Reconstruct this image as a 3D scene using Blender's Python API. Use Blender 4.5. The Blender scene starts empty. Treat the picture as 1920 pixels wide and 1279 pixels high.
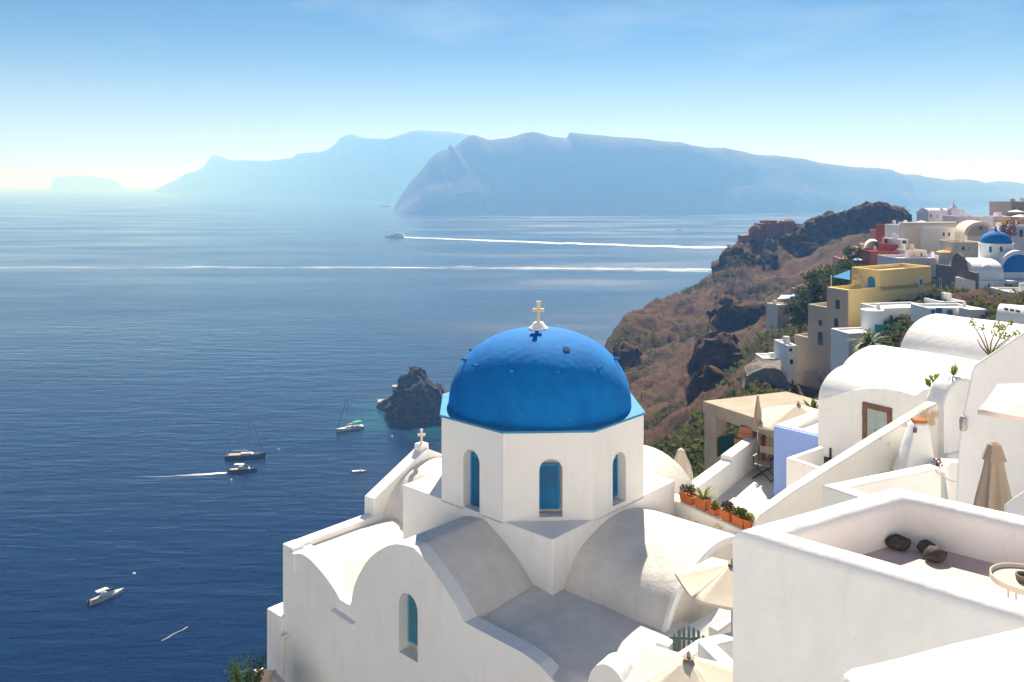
import bpy, bmesh, math, random
from mathutils import Vector, noise, Matrix
R_ = math.radians
rnd = random.Random(7)
sc = bpy.context.scene
C = sc.collection

# ------------------------------------------------------------------ camera, sky, sun, exposure
F, CX, HY, CZ = 1600.0, 960.0, 345.0, 100.0        # focal length and horizon in photo pixels; eye 100 m above the sea
cam_d = bpy.data.cameras.new('camera'); cam = bpy.data.objects.new('camera', cam_d); C.objects.link(cam)
cam.location = (0, 0, CZ); cam.rotation_euler = (R_(90), 0, 0)
cam_d.sensor_width = 36; cam_d.lens = 36 * F / 1920; cam_d.shift_y = -(639.5 - HY) / 1920
cam_d.clip_start = 0.1; cam_d.clip_end = 200000
sc.camera = cam
SUN_EL, SUN_AZ = 42.0, 8.0                          # degrees; azimuth to the right of straight ahead
w = bpy.data.worlds.new('World'); sc.world = w; w.use_nodes = True
nt = w.node_tree; nt.nodes.clear()
wo = nt.nodes.new('ShaderNodeOutputWorld'); bg = nt.nodes.new('ShaderNodeBackground')
sky = nt.nodes.new('ShaderNodeTexSky'); sky.sky_type = 'NISHITA'; sky.sun_disc = False
sky.sun_elevation = R_(SUN_EL); sky.sun_rotation = R_(SUN_AZ)
sky.altitude = 100; sky.air_density = 1.0; sky.dust_density = 0.0; sky.ozone_density = 5.0
bg.inputs["Strength"].default_value = 0.05
tint = nt.nodes.new('ShaderNodeMix'); tint.data_type = 'RGBA'; tint.blend_type = 'MULTIPLY'; tint.inputs[0].default_value = 1.0
tint.inputs[7].default_value = (0.23, 0.34, 0.43, 1)   # clear deep-blue Aegean sky
nt.links.new(sky.outputs[0], tint.inputs[6]); 
tcw = nt.nodes.new('ShaderNodeTexCoord'); sxy = nt.nodes.new('ShaderNodeSeparateXYZ'); nt.links.new(tcw.outputs['Generated'], sxy.inputs[0])
low = nt.nodes.new('ShaderNodeMapRange'); low.interpolation_type = 'SMOOTHERSTEP'; low.inputs['From Min'].default_value = -0.02; low.inputs['From Max'].default_value = 0.20; low.inputs['To Min'].default_value = 0.85; low.inputs['To Max'].default_value = 0.0
nt.links.new(sxy.outputs['Z'], low.inputs['Value'])
mpw = nt.nodes.new('ShaderNodeMapping'); mpw.inputs['Scale'].default_value = (3.0, 3.0, 11.0); nt.links.new(tcw.outputs['Generated'], mpw.inputs[0])
nzw = nt.nodes.new('ShaderNodeTexNoise'); nzw.inputs['Scale'].default_value = 1.6; nzw.inputs['Detail'].default_value = 7; nzw.inputs['Roughness'].default_value = 0.55; nt.links.new(mpw.outputs[0], nzw.inputs['Vector'])
cl = nt.nodes.new('ShaderNodeMapRange'); cl.inputs['From Min'].default_value = 0.50; cl.inputs['From Max'].default_value = 0.80; cl.inputs['To Max'].default_value = 0.38; nt.links.new(nzw.outputs['Fac'], cl.inputs['Value'])
mxf = nt.nodes.new('ShaderNodeMath'); mxf.operation = 'MAXIMUM'; nt.links.new(low.outputs[0], mxf.inputs[0]); nt.links.new(cl.outputs[0], mxf.inputs[1])
veil = nt.nodes.new('ShaderNodeMix'); veil.data_type = 'RGBA'; veil.inputs[7].default_value = (5.3, 6.0, 6.6, 1)     # thin marine veil and faint cirrus
nt.links.new(mxf.outputs[0], veil.inputs[0]); nt.links.new(tint.outputs[2], veil.inputs[6]); nt.links.new(veil.outputs[2], bg.inputs['Color']); nt.links.new(bg.outputs[0], wo.inputs['Surface'])
sun_d = bpy.data.lights.new('sun', 'SUN'); sun_d.energy = 4.6; sun_d.angle = R_(0.5); sun_d.color = (1.0, 0.945, 0.87)
sun = bpy.data.objects.new('sun', sun_d); C.objects.link(sun)
sdir = Vector((math.sin(R_(SUN_AZ)) * math.cos(R_(SUN_EL)), math.cos(R_(SUN_AZ)) * math.cos(R_(SUN_EL)), math.sin(R_(SUN_EL))))
sun.rotation_euler = (-sdir).to_track_quat('-Z', 'Y').to_euler(); sun.location = (0, 0, 400)
sc.view_settings.view_transform = 'Standard'; sc.view_settings.look = 'None'
sc.view_settings.exposure = 1.3; sc.view_settings.gamma = 1.0; sc.view_settings.use_curve_mapping = False
sc.render.engine = 'CYCLES'
sc.cycles.use_denoising = True
sc.cycles.max_bounces = 8; sc.cycles.diffuse_bounces = 4; sc.cycles.volume_bounces = 0
sc.cycles.sample_clamp_indirect = 6.0

# ------------------------------------------------------------------ helpers
def P(px, py, d):
    return Vector(((px - CX) / F * d, d, CZ - (py - HY) / F * d))
def Pz(px, py, z):
    return P(px, py, (CZ - z) * F / (py - HY))
def G(px, d):
    return Vector(((px - CX) / F * d, d))
def onplane(px, py, A, e):                          # photo direction -> point on the vertical plane through A along e: (t, z)
    dx = px - CX
    t = (dx * A[1] - F * A[0]) / (F * e[0] - dx * e[1])
    d = A[1] + e[1] * t
    return t, CZ - (py - HY) / F * d
def V2(a): return Vector((a[0], a[1]))
def unit(x, y):
    v = Vector((x, y)); v.normalize(); return v

MATS = {}
def material(name, col, rough=0.8, var=0.06, vscale=3.0, bump=0.0, bscale=20.0, spec=0.3, col2=None, patch=None, metal=0.0, trans=0.0, streak=0.0, thin=0.0):
    if name in MATS: return MATS[name]
    m = bpy.data.materials.new(name); m.use_nodes = True
    t = m.node_tree; b = t.nodes['Principled BSDF']
    b.inputs['Roughness'].default_value = rough; b.inputs['Specular IOR Level'].default_value = spec
    b.inputs['Metallic'].default_value = metal
    if trans: b.inputs['Transmission Weight'].default_value = trans
    tc = t.nodes.new('ShaderNodeTexCoord'); geo = t.nodes.new('ShaderNodeNewGeometry')
    n = t.nodes.new('ShaderNodeTexNoise'); n.inputs['Scale'].default_value = vscale; n.inputs['Detail'].default_value = 6; n.inputs['Roughness'].default_value = 0.65
    t.links.new(geo.outputs['Position'], n.inputs['Vector'])
    r = t.nodes.new('ShaderNodeValToRGB'); r.color_ramp.elements[0].position = 0.3; r.color_ramp.elements[1].position = 0.72
    c2 = col2 if col2 else tuple(max(0, c * (1 - var * 2)) for c in col)
    r.color_ramp.elements[0].color = (*c2, 1); r.color_ramp.elements[1].color = (*col, 1)
    t.links.new(n.outputs['Fac'], r.inputs['Fac'])
    out = r.outputs['Color']
    if streak:                                       # rain streaks, brush marks and grime in the limewash
        for sc3, amt, lo, hi in (((5.0, 5.0, 0.45), streak, 0.50, 0.78), ((1.1, 1.1, 2.0), streak * 0.9, 0.52, 0.80), ((22, 22, 26), streak * 0.7, 0.60, 0.72)):
            mp = t.nodes.new('ShaderNodeMapping'); mp.inputs['Scale'].default_value = sc3; t.links.new(geo.outputs['Position'], mp.inputs[0])
            ns = t.nodes.new('ShaderNodeTexNoise'); ns.inputs['Scale'].default_value = 1.0; ns.inputs['Detail'].default_value = 8; ns.inputs['Roughness'].default_value = 0.65; t.links.new(mp.outputs[0], ns.inputs['Vector'])
            ms = t.nodes.new('ShaderNodeMapRange'); ms.inputs['From Min'].default_value = lo; ms.inputs['From Max'].default_value = hi; ms.inputs['To Max'].default_value = amt * 2.2; t.links.new(ns.outputs['Fac'], ms.inputs['Value'])
            mm = t.nodes.new('ShaderNodeMix'); mm.data_type = 'RGBA'; t.links.new(ms.outputs[0], mm.inputs[0]); t.links.new(out, mm.inputs[6]); mm.inputs[7].default_value = (0.52, 0.48, 0.43, 1)
            out = mm.outputs[2]
    if patch:                                        # (colour, scale, threshold): worn patches with a shape of their own
        n2 = t.nodes.new('ShaderNodeTexNoise'); n2.inputs['Scale'].default_value = patch[1]; n2.inputs['Detail'].default_value = 7; n2.inputs['Roughness'].default_value = 0.6
        t.links.new(geo.outputs['Position'], n2.inputs['Vector'])
        mr = t.nodes.new('ShaderNodeMapRange'); mr.inputs['From Min'].default_value = patch[2]; mr.inputs['From Max'].default_value = patch[2] + 0.05
        t.links.new(n2.outputs['Fac'], mr.inputs['Value'])
        mx = t.nodes.new('ShaderNodeMix'); mx.data_type = 'RGBA'
        t.links.new(mr.outputs[0], mx.inputs[0]); t.links.new(out, mx.inputs[6]); mx.inputs[7].default_value = (*patch[0], 1)
        out = mx.outputs[2]
    t.links.new(out, b.inputs['Base Color'])
    if bump:
        nb = t.nodes.new('ShaderNodeTexNoise'); nb.inputs['Scale'].default_value = bscale; nb.inputs['Detail'].default_value = 5
        t.links.new(geo.outputs['Position'], nb.inputs['Vector'])
        bp = t.nodes.new('ShaderNodeBump'); bp.inputs['Strength'].default_value = 1.0; bp.inputs['Distance'].default_value = bump
        t.links.new(nb.outputs['Fac'], bp.inputs['Height']); t.links.new(bp.outputs[0], b.inputs['Normal'])
    if thin:                                         # leaves let the light through
        tr = t.nodes.new('ShaderNodeBsdfTranslucent'); ms2 = t.nodes.new('ShaderNodeMixShader'); ms2.inputs[0].default_value = thin
        t.links.new(out, tr.inputs['Color']); t.links.new(b.outputs[0], ms2.inputs[1]); t.links.new(tr.outputs[0], ms2.inputs[2]); t.links.new(ms2.outputs[0], t.nodes['Material Output'].inputs['Surface'])
    MATS[name] = m
    return m

WHITE = material('white_plaster', (0.82, 0.805, 0.785), 0.9, 0.03, 0.9, 0.014, 6.0, 0.15, streak=0.10)
ROOFW = material('weathered_plaster', (0.75, 0.71, 0.66), 0.95, 0.10, 1.6, 0.014, 8.0, 0.1, col2=(0.58, 0.545, 0.505), streak=0.10)
PINKF = material('pinkish_floor', (0.66, 0.50, 0.46), 0.9, 0.05, 2.0, 0.004, 30, 0.1)
BLUED = material('blue_dome_paint', (0.005, 0.19, 0.52), 0.85, 0.1, 2.2, 0.012, 7.0, 0.15, col2=(0.003, 0.135, 0.43), patch=((0.014, 0.225, 0.52), 11.0, 0.635))
BLUEL = material('pale_blue_ledge', (0.06, 0.29, 0.50), 0.8, 0.1, 3.0, 0.01, 12, 0.2)
BLUEW = material('blue_wood', (0.02, 0.22, 0.47), 0.6, 0.08, 5.0, 0.0, 5, 0.3)
TEALW = material('faded_blue_wood', (0.10, 0.33, 0.46), 0.6, 0.1, 5.0)
DARK = material('dark_inside', (0.10, 0.10, 0.11), 0.9, 0.0)
STONEW = material('cross_stone', (0.66, 0.55, 0.42), 0.9, 0.08, 12, 0.01, 30)
PERI = material('periwinkle_plaster', (0.30, 0.42, 0.80), 0.9, 0.04, 2.0, 0.01, 8, 0.1)
CONC = material('concrete', (0.46, 0.38, 0.30), 0.95, 0.15, 1.5, 0.02, 9, 0.1, col2=(0.33, 0.275, 0.22))
TERRA = material('terracotta', (0.50, 0.15, 0.05), 0.85, 0.1, 8, 0.004, 20, 0.15)
CREAMC = material('cream_canvas', (0.58, 0.51, 0.42), 0.9, 0.03, 3, 0.004, 15, 0.1)
TAUPE = material('taupe_canvas', (0.38, 0.31, 0.24), 0.9, 0.05, 4, 0.004, 15, 0.1)
PINKC = material('pale_pink_canvas', (0.86, 0.68, 0.62), 0.9, 0.02, 3, 0.0, 15, 0.1)
METAL = material('grey_metal', (0.45, 0.44, 0.42), 0.4, 0.03, 8, 0, 8, 0.5, metal=0.6)
BLACK = material('black_wood', (0.02, 0.02, 0.022), 0.5, 0.02, 8)
GATEG = material('grey_green_wood', (0.07, 0.115, 0.12), 0.7, 0.08, 9)
DOORG = material('pale_grey_green_wood', (0.36, 0.42, 0.41), 0.7, 0.06, 7)
BROWNS = material('brown_stone', (0.22, 0.12, 0.08), 0.9, 0.2, 9, 0.02, 14)
LAVA = material('dark_lava_stone', (0.10, 0.09, 0.09), 0.9, 0.3, 15, 0.012, 40, 0.2)
LEAF = material('green_leaf', (0.08, 0.15, 0.03), 0.6, 0.3, 6, 0, 5, 0.3, col2=(0.035, 0.075, 0.015), thin=0.4)
LEAFY = material('yellow_green_leaf', (0.26, 0.28, 0.04), 0.6, 0.2, 6, 0, 5, 0.3, col2=(0.10, 0.14, 0.02), thin=0.4)
LEAFR = material('brown_red_leaf', (0.20, 0.07, 0.03), 0.7, 0.25, 12, 0, 5, 0.2, thin=0.4)
SCRUB = material('dry_scrub', (0.15, 0.13, 0.035), 0.9, 0.3, 0.12, 0, 5, 0.1, col2=(0.055, 0.08, 0.025), thin=0.4)
TREEL = material('dark_tree_leaf', (0.07, 0.10, 0.025), 0.8, 0.3, 0.4, 0, 5, 0.15, col2=(0.025, 0.05, 0.015), thin=0.4)
BARK = material('bark', (0.16, 0.10, 0.06), 0.95, 0.2, 5)
YELL = material('yellow_plaster', (0.82, 0.63, 0.27), 0.9, 0.04, 0.5, 0.01, 3, 0.1)
BEIGE = material('beige_plaster', (0.48, 0.39, 0.31), 0.95, 0.06, 0.4, 0.01, 3, 0.1)
BEIGEP = material('peeling_beige_plaster', (0.47, 0.38, 0.29), 0.95, 0.06, 0.4, 0.02, 3, 0.1, patch=((0.24, 0.20, 0.18), 0.28, 0.52))
OCHRE = material('ochre_plaster', (0.66, 0.40, 0.17), 0.9, 0.06, 1, 0.01, 5, 0.1)
REDW = material('red_plaster', (0.38, 0.085, 0.04), 0.9, 0.06, 0.6, 0.0, 3, 0.1)
PINKW = material('pink_plaster', (0.60, 0.30, 0.22), 0.9, 0.06, 0.6, 0.0, 3, 0.1)
LILAC = material('lilac_white_plaster', (0.72, 0.66, 0.70), 0.9, 0.04, 0.6, 0.0, 3, 0.1)
CREAMW = material('cream_plaster', (0.72, 0.62, 0.50), 0.9, 0.05, 0.6, 0.0, 3, 0.1)
STONEG = material('grey_stone_masonry', (0.24, 0.20, 0.17), 0.95, 0.2, 1.2, 0.06, 2.5, 0.1, col2=(0.13, 0.11, 0.10))
RUIN = material('ruin_masonry', (0.40, 0.19, 0.11), 0.95, 0.2, 0.4, 0.15, 1.5, 0.1, col2=(0.22, 0.12, 0.085))
GLASS = material('window_glass', (0.03, 0.045, 0.055), 0.15, 0.0, 3, 0, 5, 0.5)
TEALG = material('teal_glass', (0.10, 0.42, 0.45), 0.1, 0.0, 3, 0, 5, 0.5)
SAILB = material('blue_sail_cloth', (0.01, 0.30, 0.62), 0.7, 0.02)
HULLW = material('white_hull', (0.75, 0.74, 0.72), 0.3, 0.02, 2, 0, 5, 0.5)
HULLD = material('dark_hull', (0.02, 0.03, 0.06), 0.3, 0.02, 2, 0, 5, 0.5)
DECK = material('teak_deck', (0.45, 0.30, 0.17), 0.7, 0.05, 4)
FOAM = material('foam', (0.85, 0.88, 0.9), 0.9, 0.0)
GREENC = material('green_canvas', (0.02, 0.30, 0.16), 0.8, 0.03)
WHITEC = material('white_canvas', (0.8, 0.78, 0.75), 0.9, 0.02)

def link(name, me, mat, parent=None, loc=None):
    o = bpy.data.objects.new(name, me); C.objects.link(o)
    if mat and not me.materials: me.materials.append(mat)
    if parent is not None:
        o.parent = parent
    elif loc is not None: o.location = loc
    return o
def base_of(parent):
    p = parent
    while p.parent is not None: p = p.parent
    return p.location.copy()
def mesh_obj(name, verts, faces, mat, parent=None, smooth=None, bevel=0, wobble=0, wscale=1.0, cut=0):
    """verts in world coordinates; becomes ONE mesh object under its thing (or top-level with its origin at its base)"""
    verts = [Vector(v) for v in verts]
    me = bpy.data.meshes.new(name)
    me.from_pydata([tuple(v) for v in verts], [], faces)
    bm = bmesh.new(); bm.from_mesh(me)
    bmesh.ops.recalc_face_normals(bm, faces=bm.faces)
    if bevel:
        ed = [e for e in bm.edges if len(e.link_faces) == 2 and e.calc_face_angle(0) > R_(35)]
        if ed: bmesh.ops.bevel(bm, geom=ed, offset=bevel, segments=3, profile=0.5, affect='EDGES', clamp_overlap=True)
    if cut:
        for _ in range(4):
            ed = [e for e in bm.edges if e.calc_length() > cut]
            if not ed: break
            bmesh.ops.subdivide_edges(bm, edges=ed, cuts=1, use_grid_fill=True)
        bmesh.ops.triangulate(bm, faces=[f for f in bm.faces if len(f.verts) > 4])
    if wobble:
        for v in bm.verts:
            v.co += noise.noise_vector(v.co * wscale) * wobble
    bm.to_mesh(me); bm.free()
    if smooth is not None:
        for p in me.polygons: p.use_smooth = True
        me.set_sharp_from_angle(angle=R_(smooth))
    if parent is not None:
        off = base_of(parent); me.transform(Matrix.Translation(-off)); return link(name, me, mat, parent)
    xs = [v.x for v in verts]; ys = [v.y for v in verts]; zs = [v.z for v in verts]
    off = Vector(((min(xs) + max(xs)) / 2, (min(ys) + max(ys)) / 2, min(zs)))
    me.transform(Matrix.Translation(-off)); return link(name, me, mat, None, off)
def tag(o, label, cat, group=None, kind=None):
    if label: o['label'] = label
    if cat: o['category'] = cat
    if group: o['group'] = group
    if kind: o['kind'] = kind
    return o
def thing(name, label, cat, loc, group=None):
    o = bpy.data.objects.new(name, None); C.objects.link(o); o.location = Vector(loc); o.empty_display_size = 0.2
    return tag(o, label, cat, group)
def prism(pts, vec):
    """closed solid: polygon pts (3-D) extruded by vec"""
    n = len(pts); pts = [Vector(p) for p in pts]; vec = Vector(vec)
    v = pts + [p + vec for p in pts]
    f = [tuple(range(n)), tuple(range(2 * n - 1, n - 1, -1))] + [(i, (i + 1) % n, n + (i + 1) % n, n + i) for i in range(n)]
    return v, f
def join(*vf):
    V, Fc = [], []
    for v, f in vf:
        k = len(V); V += list(v); Fc += [tuple(i + k for i in q) for q in f]
    return V, Fc
def boxw(c, ex, ey, hx, hy, z0, z1):                # box with its own ground axes
    c = V2(c); ex = V2(ex); ey = V2(ey)
    q = [c + ex * a * hx + ey * b * hy for a, b in ((-1, -1), (1, -1), (1, 1), (-1, 1))]
    return prism([(p.x, p.y, z0) for p in q], (0, 0, z1 - z0))
def tube(pts, r, n=8, r1=None):
    pts = [Vector(p) for p in pts]; V, Fc = [], []
    for i, p in enumerate(pts):
        a = pts[max(i - 1, 0)]; b = pts[min(i + 1, len(pts) - 1)]
        d = (b - a).normalized(); u = d.orthogonal().normalized()
        if abs(d.z) < 0.9: u = d.cross(Vector((0, 0, 1))).normalized()
        w_ = d.cross(u); rr = r if r1 is None else r + (r1 - r) * i / (len(pts) - 1)
        V += [p + (u * math.cos(2 * math.pi * k / n) + w_ * math.sin(2 * math.pi * k / n)) * rr for k in range(n)]
    for i in range(len(pts) - 1):
        Fc += [(i * n + k, i * n + (k + 1) % n, (i + 1) * n + (k + 1) % n, (i + 1) * n + k) for k in range(n)]
    Fc += [tuple(range(n)), tuple(range(len(V) - 1, len(V) - n - 1, -1))]
    return V, Fc
def lathe(c, prof, n=32, star=None):
    V, Fc = [], []; c = Vector(c)
    for r, z in prof:
        for k in range(n):
            a = 2 * math.pi * k / n; rr = r * (star(a, z) if star else 1)
            V.append(c + Vector((rr * math.cos(a), rr * math.sin(a), z)))
    m = len(prof)
    for i in range(m - 1):
        Fc += [(i * n + k, i * n + (k + 1) % n, (i + 1) * n + (k + 1) % n, (i + 1) * n + k) for k in range(n)]
    Fc += [tuple(range(n)), tuple(range(m * n - 1, (m - 1) * n - 1, -1))]
    return V, Fc
def spline(pts, n=8):
    out = []
    for i in range(len(pts) - 1):
        p0 = Vector(pts[max(i - 1, 0)]); p1 = Vector(pts[i]); p2 = Vector(pts[i + 1]); p3 = Vector(pts[min(i + 2, len(pts) - 1)])
        for k in range(n):
            t = k / n
            out.append(0.5 * ((2 * p1) + (p2 - p0) * t + (2 * p0 - 5 * p1 + 4 * p2 - p3) * t * t + (3 * p1 - p0 - 3 * p2 + p3) * t ** 3))
    out.append(Vector(pts[-1])); return out
def vault(A, axis, cross, prof, s0, s1, zb):
    """solid barrel: profile (t, z) along cross, pushed from s0 to s1 along axis"""
    A = V2(A); axis = V2(axis); cross = V2(cross)
    q = [(p[0], p[1]) for p in prof]; q = [(q[0][0], zb)] + q + [(q[-1][0], zb)]
    pts = [A + axis * s0 + cross * t for t, z in q]
    return prism([(p.x, p.y, z) for p, (t, z) in zip(pts, q)], (*(axis * (s1 - s0)), 0))
def arc(hw, z0, z1, n=20, c=0.0, k=1.0):
    return [(c - hw * math.cos(math.pi * i / n), z0 + (z1 - z0) * math.sin(math.pi * i / n) ** k) for i in range(n + 1)]
def parapet(path, width, zb, rnd_r=None, step=0.25, wob=0.0, closed=False):
    """wall with a rounded top swept along path [(x, y, ztop)...]"""
    pts = [Vector(p) for p in path]; dense = []
    n = len(pts)
    for i in range(n if closed else n - 1):
        a, b = pts[i], pts[(i + 1) % n]; m = max(1, int((b - a).length / step))
        dense += [a.lerp(b, k / m) for k in range(m)]
    if not closed: dense.append(pts[-1])
    r = rnd_r or width * 0.35; h = width / 2
    sec = [(-h, None)] + [(-h + r - r * math.cos(a), -r + r * math.sin(a)) for a in [math.pi / 2 * k / 4 for k in range(5)]] + \
          [(h - r + r * math.sin(a), -r + r * math.cos(a)) for a in [math.pi / 2 * k / 4 for k in range(5)]] + [(h, None)]
    V, Fc = [], []; m = len(sec); N = len(dense)
    for i, p in enumerate(dense):
        a = dense[(i - 1) % N] if (closed or i > 0) else p; b = dense[(i + 1) % N] if (closed or i < N - 1) else p
        d1 = (V2(p) - V2(a)); d2 = (V2(b) - V2(p))
        if d1.length < 1e-6: d1 = d2
        if d2.length < 1e-6: d2 = d1
        d1.normalize(); d2.normalize(); d = (d1 + d2).normalized(); nn = Vector((-d.y, d.x)); k = 1 / max(0.45, d.dot(d1))
        wv = noise.noise_vector(p * 1.3) * wob
        for o, dz in sec:
            q = V2(p) + nn * o * k
            V.append(Vector((q.x + wv.x, q.y + wv.y, zb if dz is None else p.z + dz + wv.z)))
    for i in range(N if closed else N - 1):
        j = (i + 1) % N
        Fc += [(i * m + k, i * m + (k + 1) % m, j * m + (k + 1) % m, j * m + k) for k in range(m)]
    if not closed: Fc += [tuple(range(m)), tuple(range(N * m - 1, (N - 1) * m - 1, -1))]
    return V, Fc
def cut_out(o, vf):
    """cut a niche into a mesh object and drop the cutter"""
    me = bpy.data.meshes.new('cutter'); off = base_of(o)
    me.from_pydata([tuple(Vector(v) - off) for v in vf[0]], [], vf[1])
    bm = bmesh.new(); bm.from_mesh(me); bmesh.ops.recalc_face_normals(bm, faces=bm.faces); bm.to_mesh(me); bm.free()
    c = bpy.data.objects.new('cutter', me); C.objects.link(c); c.location = off
    md = o.modifiers.new('cut', 'BOOLEAN'); md.object = c; md.operation = 'DIFFERENCE'; md.solver = 'EXACT'
    bpy.context.view_layer.update()
    new = bpy.data.meshes.new_from_object(o.evaluated_get(bpy.context.evaluated_depsgraph_get()))
    o.modifiers.clear(); o.data = new
    bpy.data.objects.remove(c); bpy.data.meshes.remove(me)
def arch_outline(t0, t1, z0, z1, n=10):
    r = (t1 - t0) / 2; zc = z1 - r; c = (t0 + t1) / 2
    return [(t0, z0), (t1, z0)] + [(c + r * math.cos(math.pi * i / n), zc + r * math.sin(math.pi * i / n)) for i in range(n + 1)]
def plane_pts(A, e, tz, off=0.0, nrm=None):
    out = []
    for t, z in tz:
        p = V2(A) + V2(e) * t + (V2(nrm) * off if nrm else Vector((0, 0)))
        out.append((p.x, p.y, z))
    return out
def outn(e):
    n = Vector((e[1], -e[0])); return n if n.y < 0 else -n

# ------------------------------------------------------------------ the sea
def sea_material():
    m = bpy.data.materials.new('sea_water'); m.use_nodes = True; t = m.node_tree; b = t.nodes['Principled BSDF']
    geo = t.nodes.new('ShaderNodeNewGeometry')
    b.inputs['Roughness'].default_value = 0.17; b.inputs['IOR'].default_value = 1.33; b.inputs['Specular IOR Level'].default_value = 0.32
    nr = t.nodes.new('ShaderNodeTexNoise'); nr.inputs['Scale'].default_value = 0.006; nr.inputs['Detail'].default_value = 5; mpr = t.nodes.new('ShaderNodeMapping'); mpr.inputs['Scale'].default_value = (0.5, 1.6, 1); mpr.inputs['Rotation'].default_value = (0, 0, 0.2)
    t.links.new(geo.outputs['Position'], mpr.inputs[0]); t.links.new(mpr.outputs[0], nr.inputs['Vector'])
    rr_ = t.nodes.new('ShaderNodeMapRange'); rr_.inputs['From Min'].default_value = 0.35; rr_.inputs['From Max'].default_value = 0.68; rr_.inputs['To Min'].default_value = 0.12; rr_.inputs['To Max'].default_value = 0.27; t.links.new(nr.outputs['Fac'], rr_.inputs['Value']); t.links.new(rr_.outputs[0], b.inputs['Roughness'])
    # deep blue, turquoise over the shallows round the islet
    sub = t.nodes.new('ShaderNodeVectorMath'); sub.operation = 'DISTANCE'; sub.inputs[1].default_value = (-30, 372, 0)
    t.links.new(geo.outputs['Position'], sub.inputs[0])
    nz = t.nodes.new('ShaderNodeTexNoise'); nz.inputs['Scale'].default_value = 0.03; nz.inputs['Detail'].default_value = 4
    t.links.new(geo.outputs['Position'], nz.inputs['Vector'])
    ad = t.nodes.new('ShaderNodeMath'); ad.operation = 'MULTIPLY_ADD'; ad.inputs[1].default_value = 60; t.links.new(nz.outputs['Fac'], ad.inputs[0]); t.links.new(sub.outputs['Value'], ad.inputs[2])
    mr = t.nodes.new('ShaderNodeMapRange'); mr.inputs['From Min'].default_value = 44; mr.inputs['From Max'].default_value = 82
    t.links.new(ad.outputs[0], mr.inputs['Value'])
    mx = t.nodes.new('ShaderNodeMix'); mx.data_type = 'RGBA'; mx.inputs[6].default_value = (0.004, 0.06, 0.08, 1); mx.inputs[7].default_value = (0.0002, 0.010, 0.044, 1)
    t.links.new(mr.outputs[0], mx.inputs[0]); t.links.new(mx.outputs[2], b.inputs['Base Color'])
    prev = None
    for (rot, sx, sy, dist, det) in ((12, 0.03, 0.12, 0.48, 3), (-8, 0.10, 0.32, 0.26, 3), (25, 0.5, 0.9, 0.07, 2)):
        mp = t.nodes.new('ShaderNodeMapping'); mp.inputs['Rotation'].default_value = (0, 0, R_(rot)); mp.inputs['Scale'].default_value = (sx, sy, 1)
        t.links.new(geo.outputs['Position'], mp.inputs['Vector'])
        n = t.nodes.new('ShaderNodeTexNoise'); n.inputs['Scale'].default_value = 1.0; n.inputs['Detail'].default_value = det; n.inputs['Distortion'].default_value = 0.4
        t.links.new(mp.outputs[0], n.inputs['Vector'])
        bp = t.nodes.new('ShaderNodeBump'); bp.inputs['Strength'].default_value = 1.0; bp.inputs['Distance'].default_value = dist
        t.links.new(n.outputs['Fac'], bp.inputs['Height'])
        if prev: t.links.new(prev.outputs[0], bp.inputs['Normal'])
        prev = bp
    t.links.new(prev.outputs[0], b.inputs['Normal'])
    return m
S = 60000.0
sea = mesh_obj('sea', [(-S, -2000, 0), (S, -2000, 0), (S, S, 0), (-S, S, 0)], [(0, 1, 2, 3)], sea_material()); sea['kind'] = 'structure'

# ------------------------------------------------------------------ hillside, headland and far islands (lofted from control rows)
def catmull_rows(rows, nu, nv):
    import numpy as np
    def resample(pts, n):
        sp = spline([tuple(p) for p in pts], 12); L = [0]
        for a, b in zip(sp, sp[1:]): L.append(L[-1] + (b - a).length)
        out = []; j = 0
        for i in range(n):
            s = L[-1] * i / (n - 1)
            while j < len(L) - 2 and L[j + 1] < s: j += 1
            f = (s - L[j]) / max(1e-9, L[j + 1] - L[j]); out.append(sp[j].lerp(sp[j + 1], min(1, max(0, f))))
        return out
    R = [resample(r, nu) for r in rows]
    cols = [spline([R[k][i] for k in range(len(R))], nv) for i in range(nu)]
    return cols
def terrain(name, rows, nu, nv, mat, amp, sc_, ridged=True, kind='structure', horiz=1.0, fine=0.0):
    cols = catmull_rows(rows, nu, nv); m = len(cols[0]); V = []
    for i, c in enumerate(cols):
        for j, p in enumerate(c):
            k = noise.multi_fractal(p * sc_, 0.9, 2.1, 6) - 1.0
            g = noise.noise_vector(p * sc_ * 0.7 + Vector((9, 3, 1)))
            edge = min(1.0, j / 3.0)
            if fine:
                rg = noise.ridged_multi_fractal(p * sc_ * 0.8 + Vector((3, 1, 7)), 0.9, 2.1, 6, 1.0, 2.0) - 1.2
                k += rg * 1.1 * min(1, max(0.15, (p.y - 60) / 120))
            if fine: k += fine * (noise.multi_fractal(p * sc_ * 5, 0.8, 2.2, 4) - 1.0)
            V.append(p + (Vector((0, 0, 1)) * k * amp * 0.6 + Vector((g.x, g.y, 0)) * amp * horiz) * edge)
    Fc = [(i * m + j, (i + 1) * m + j, (i + 1) * m + j + 1, i * m + j + 1) for i in range(len(cols) - 1) for j in range(m - 1)]
    o = mesh_obj(name, V, Fc, mat, smooth=40); o['kind'] = kind
    return o, cols
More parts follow.
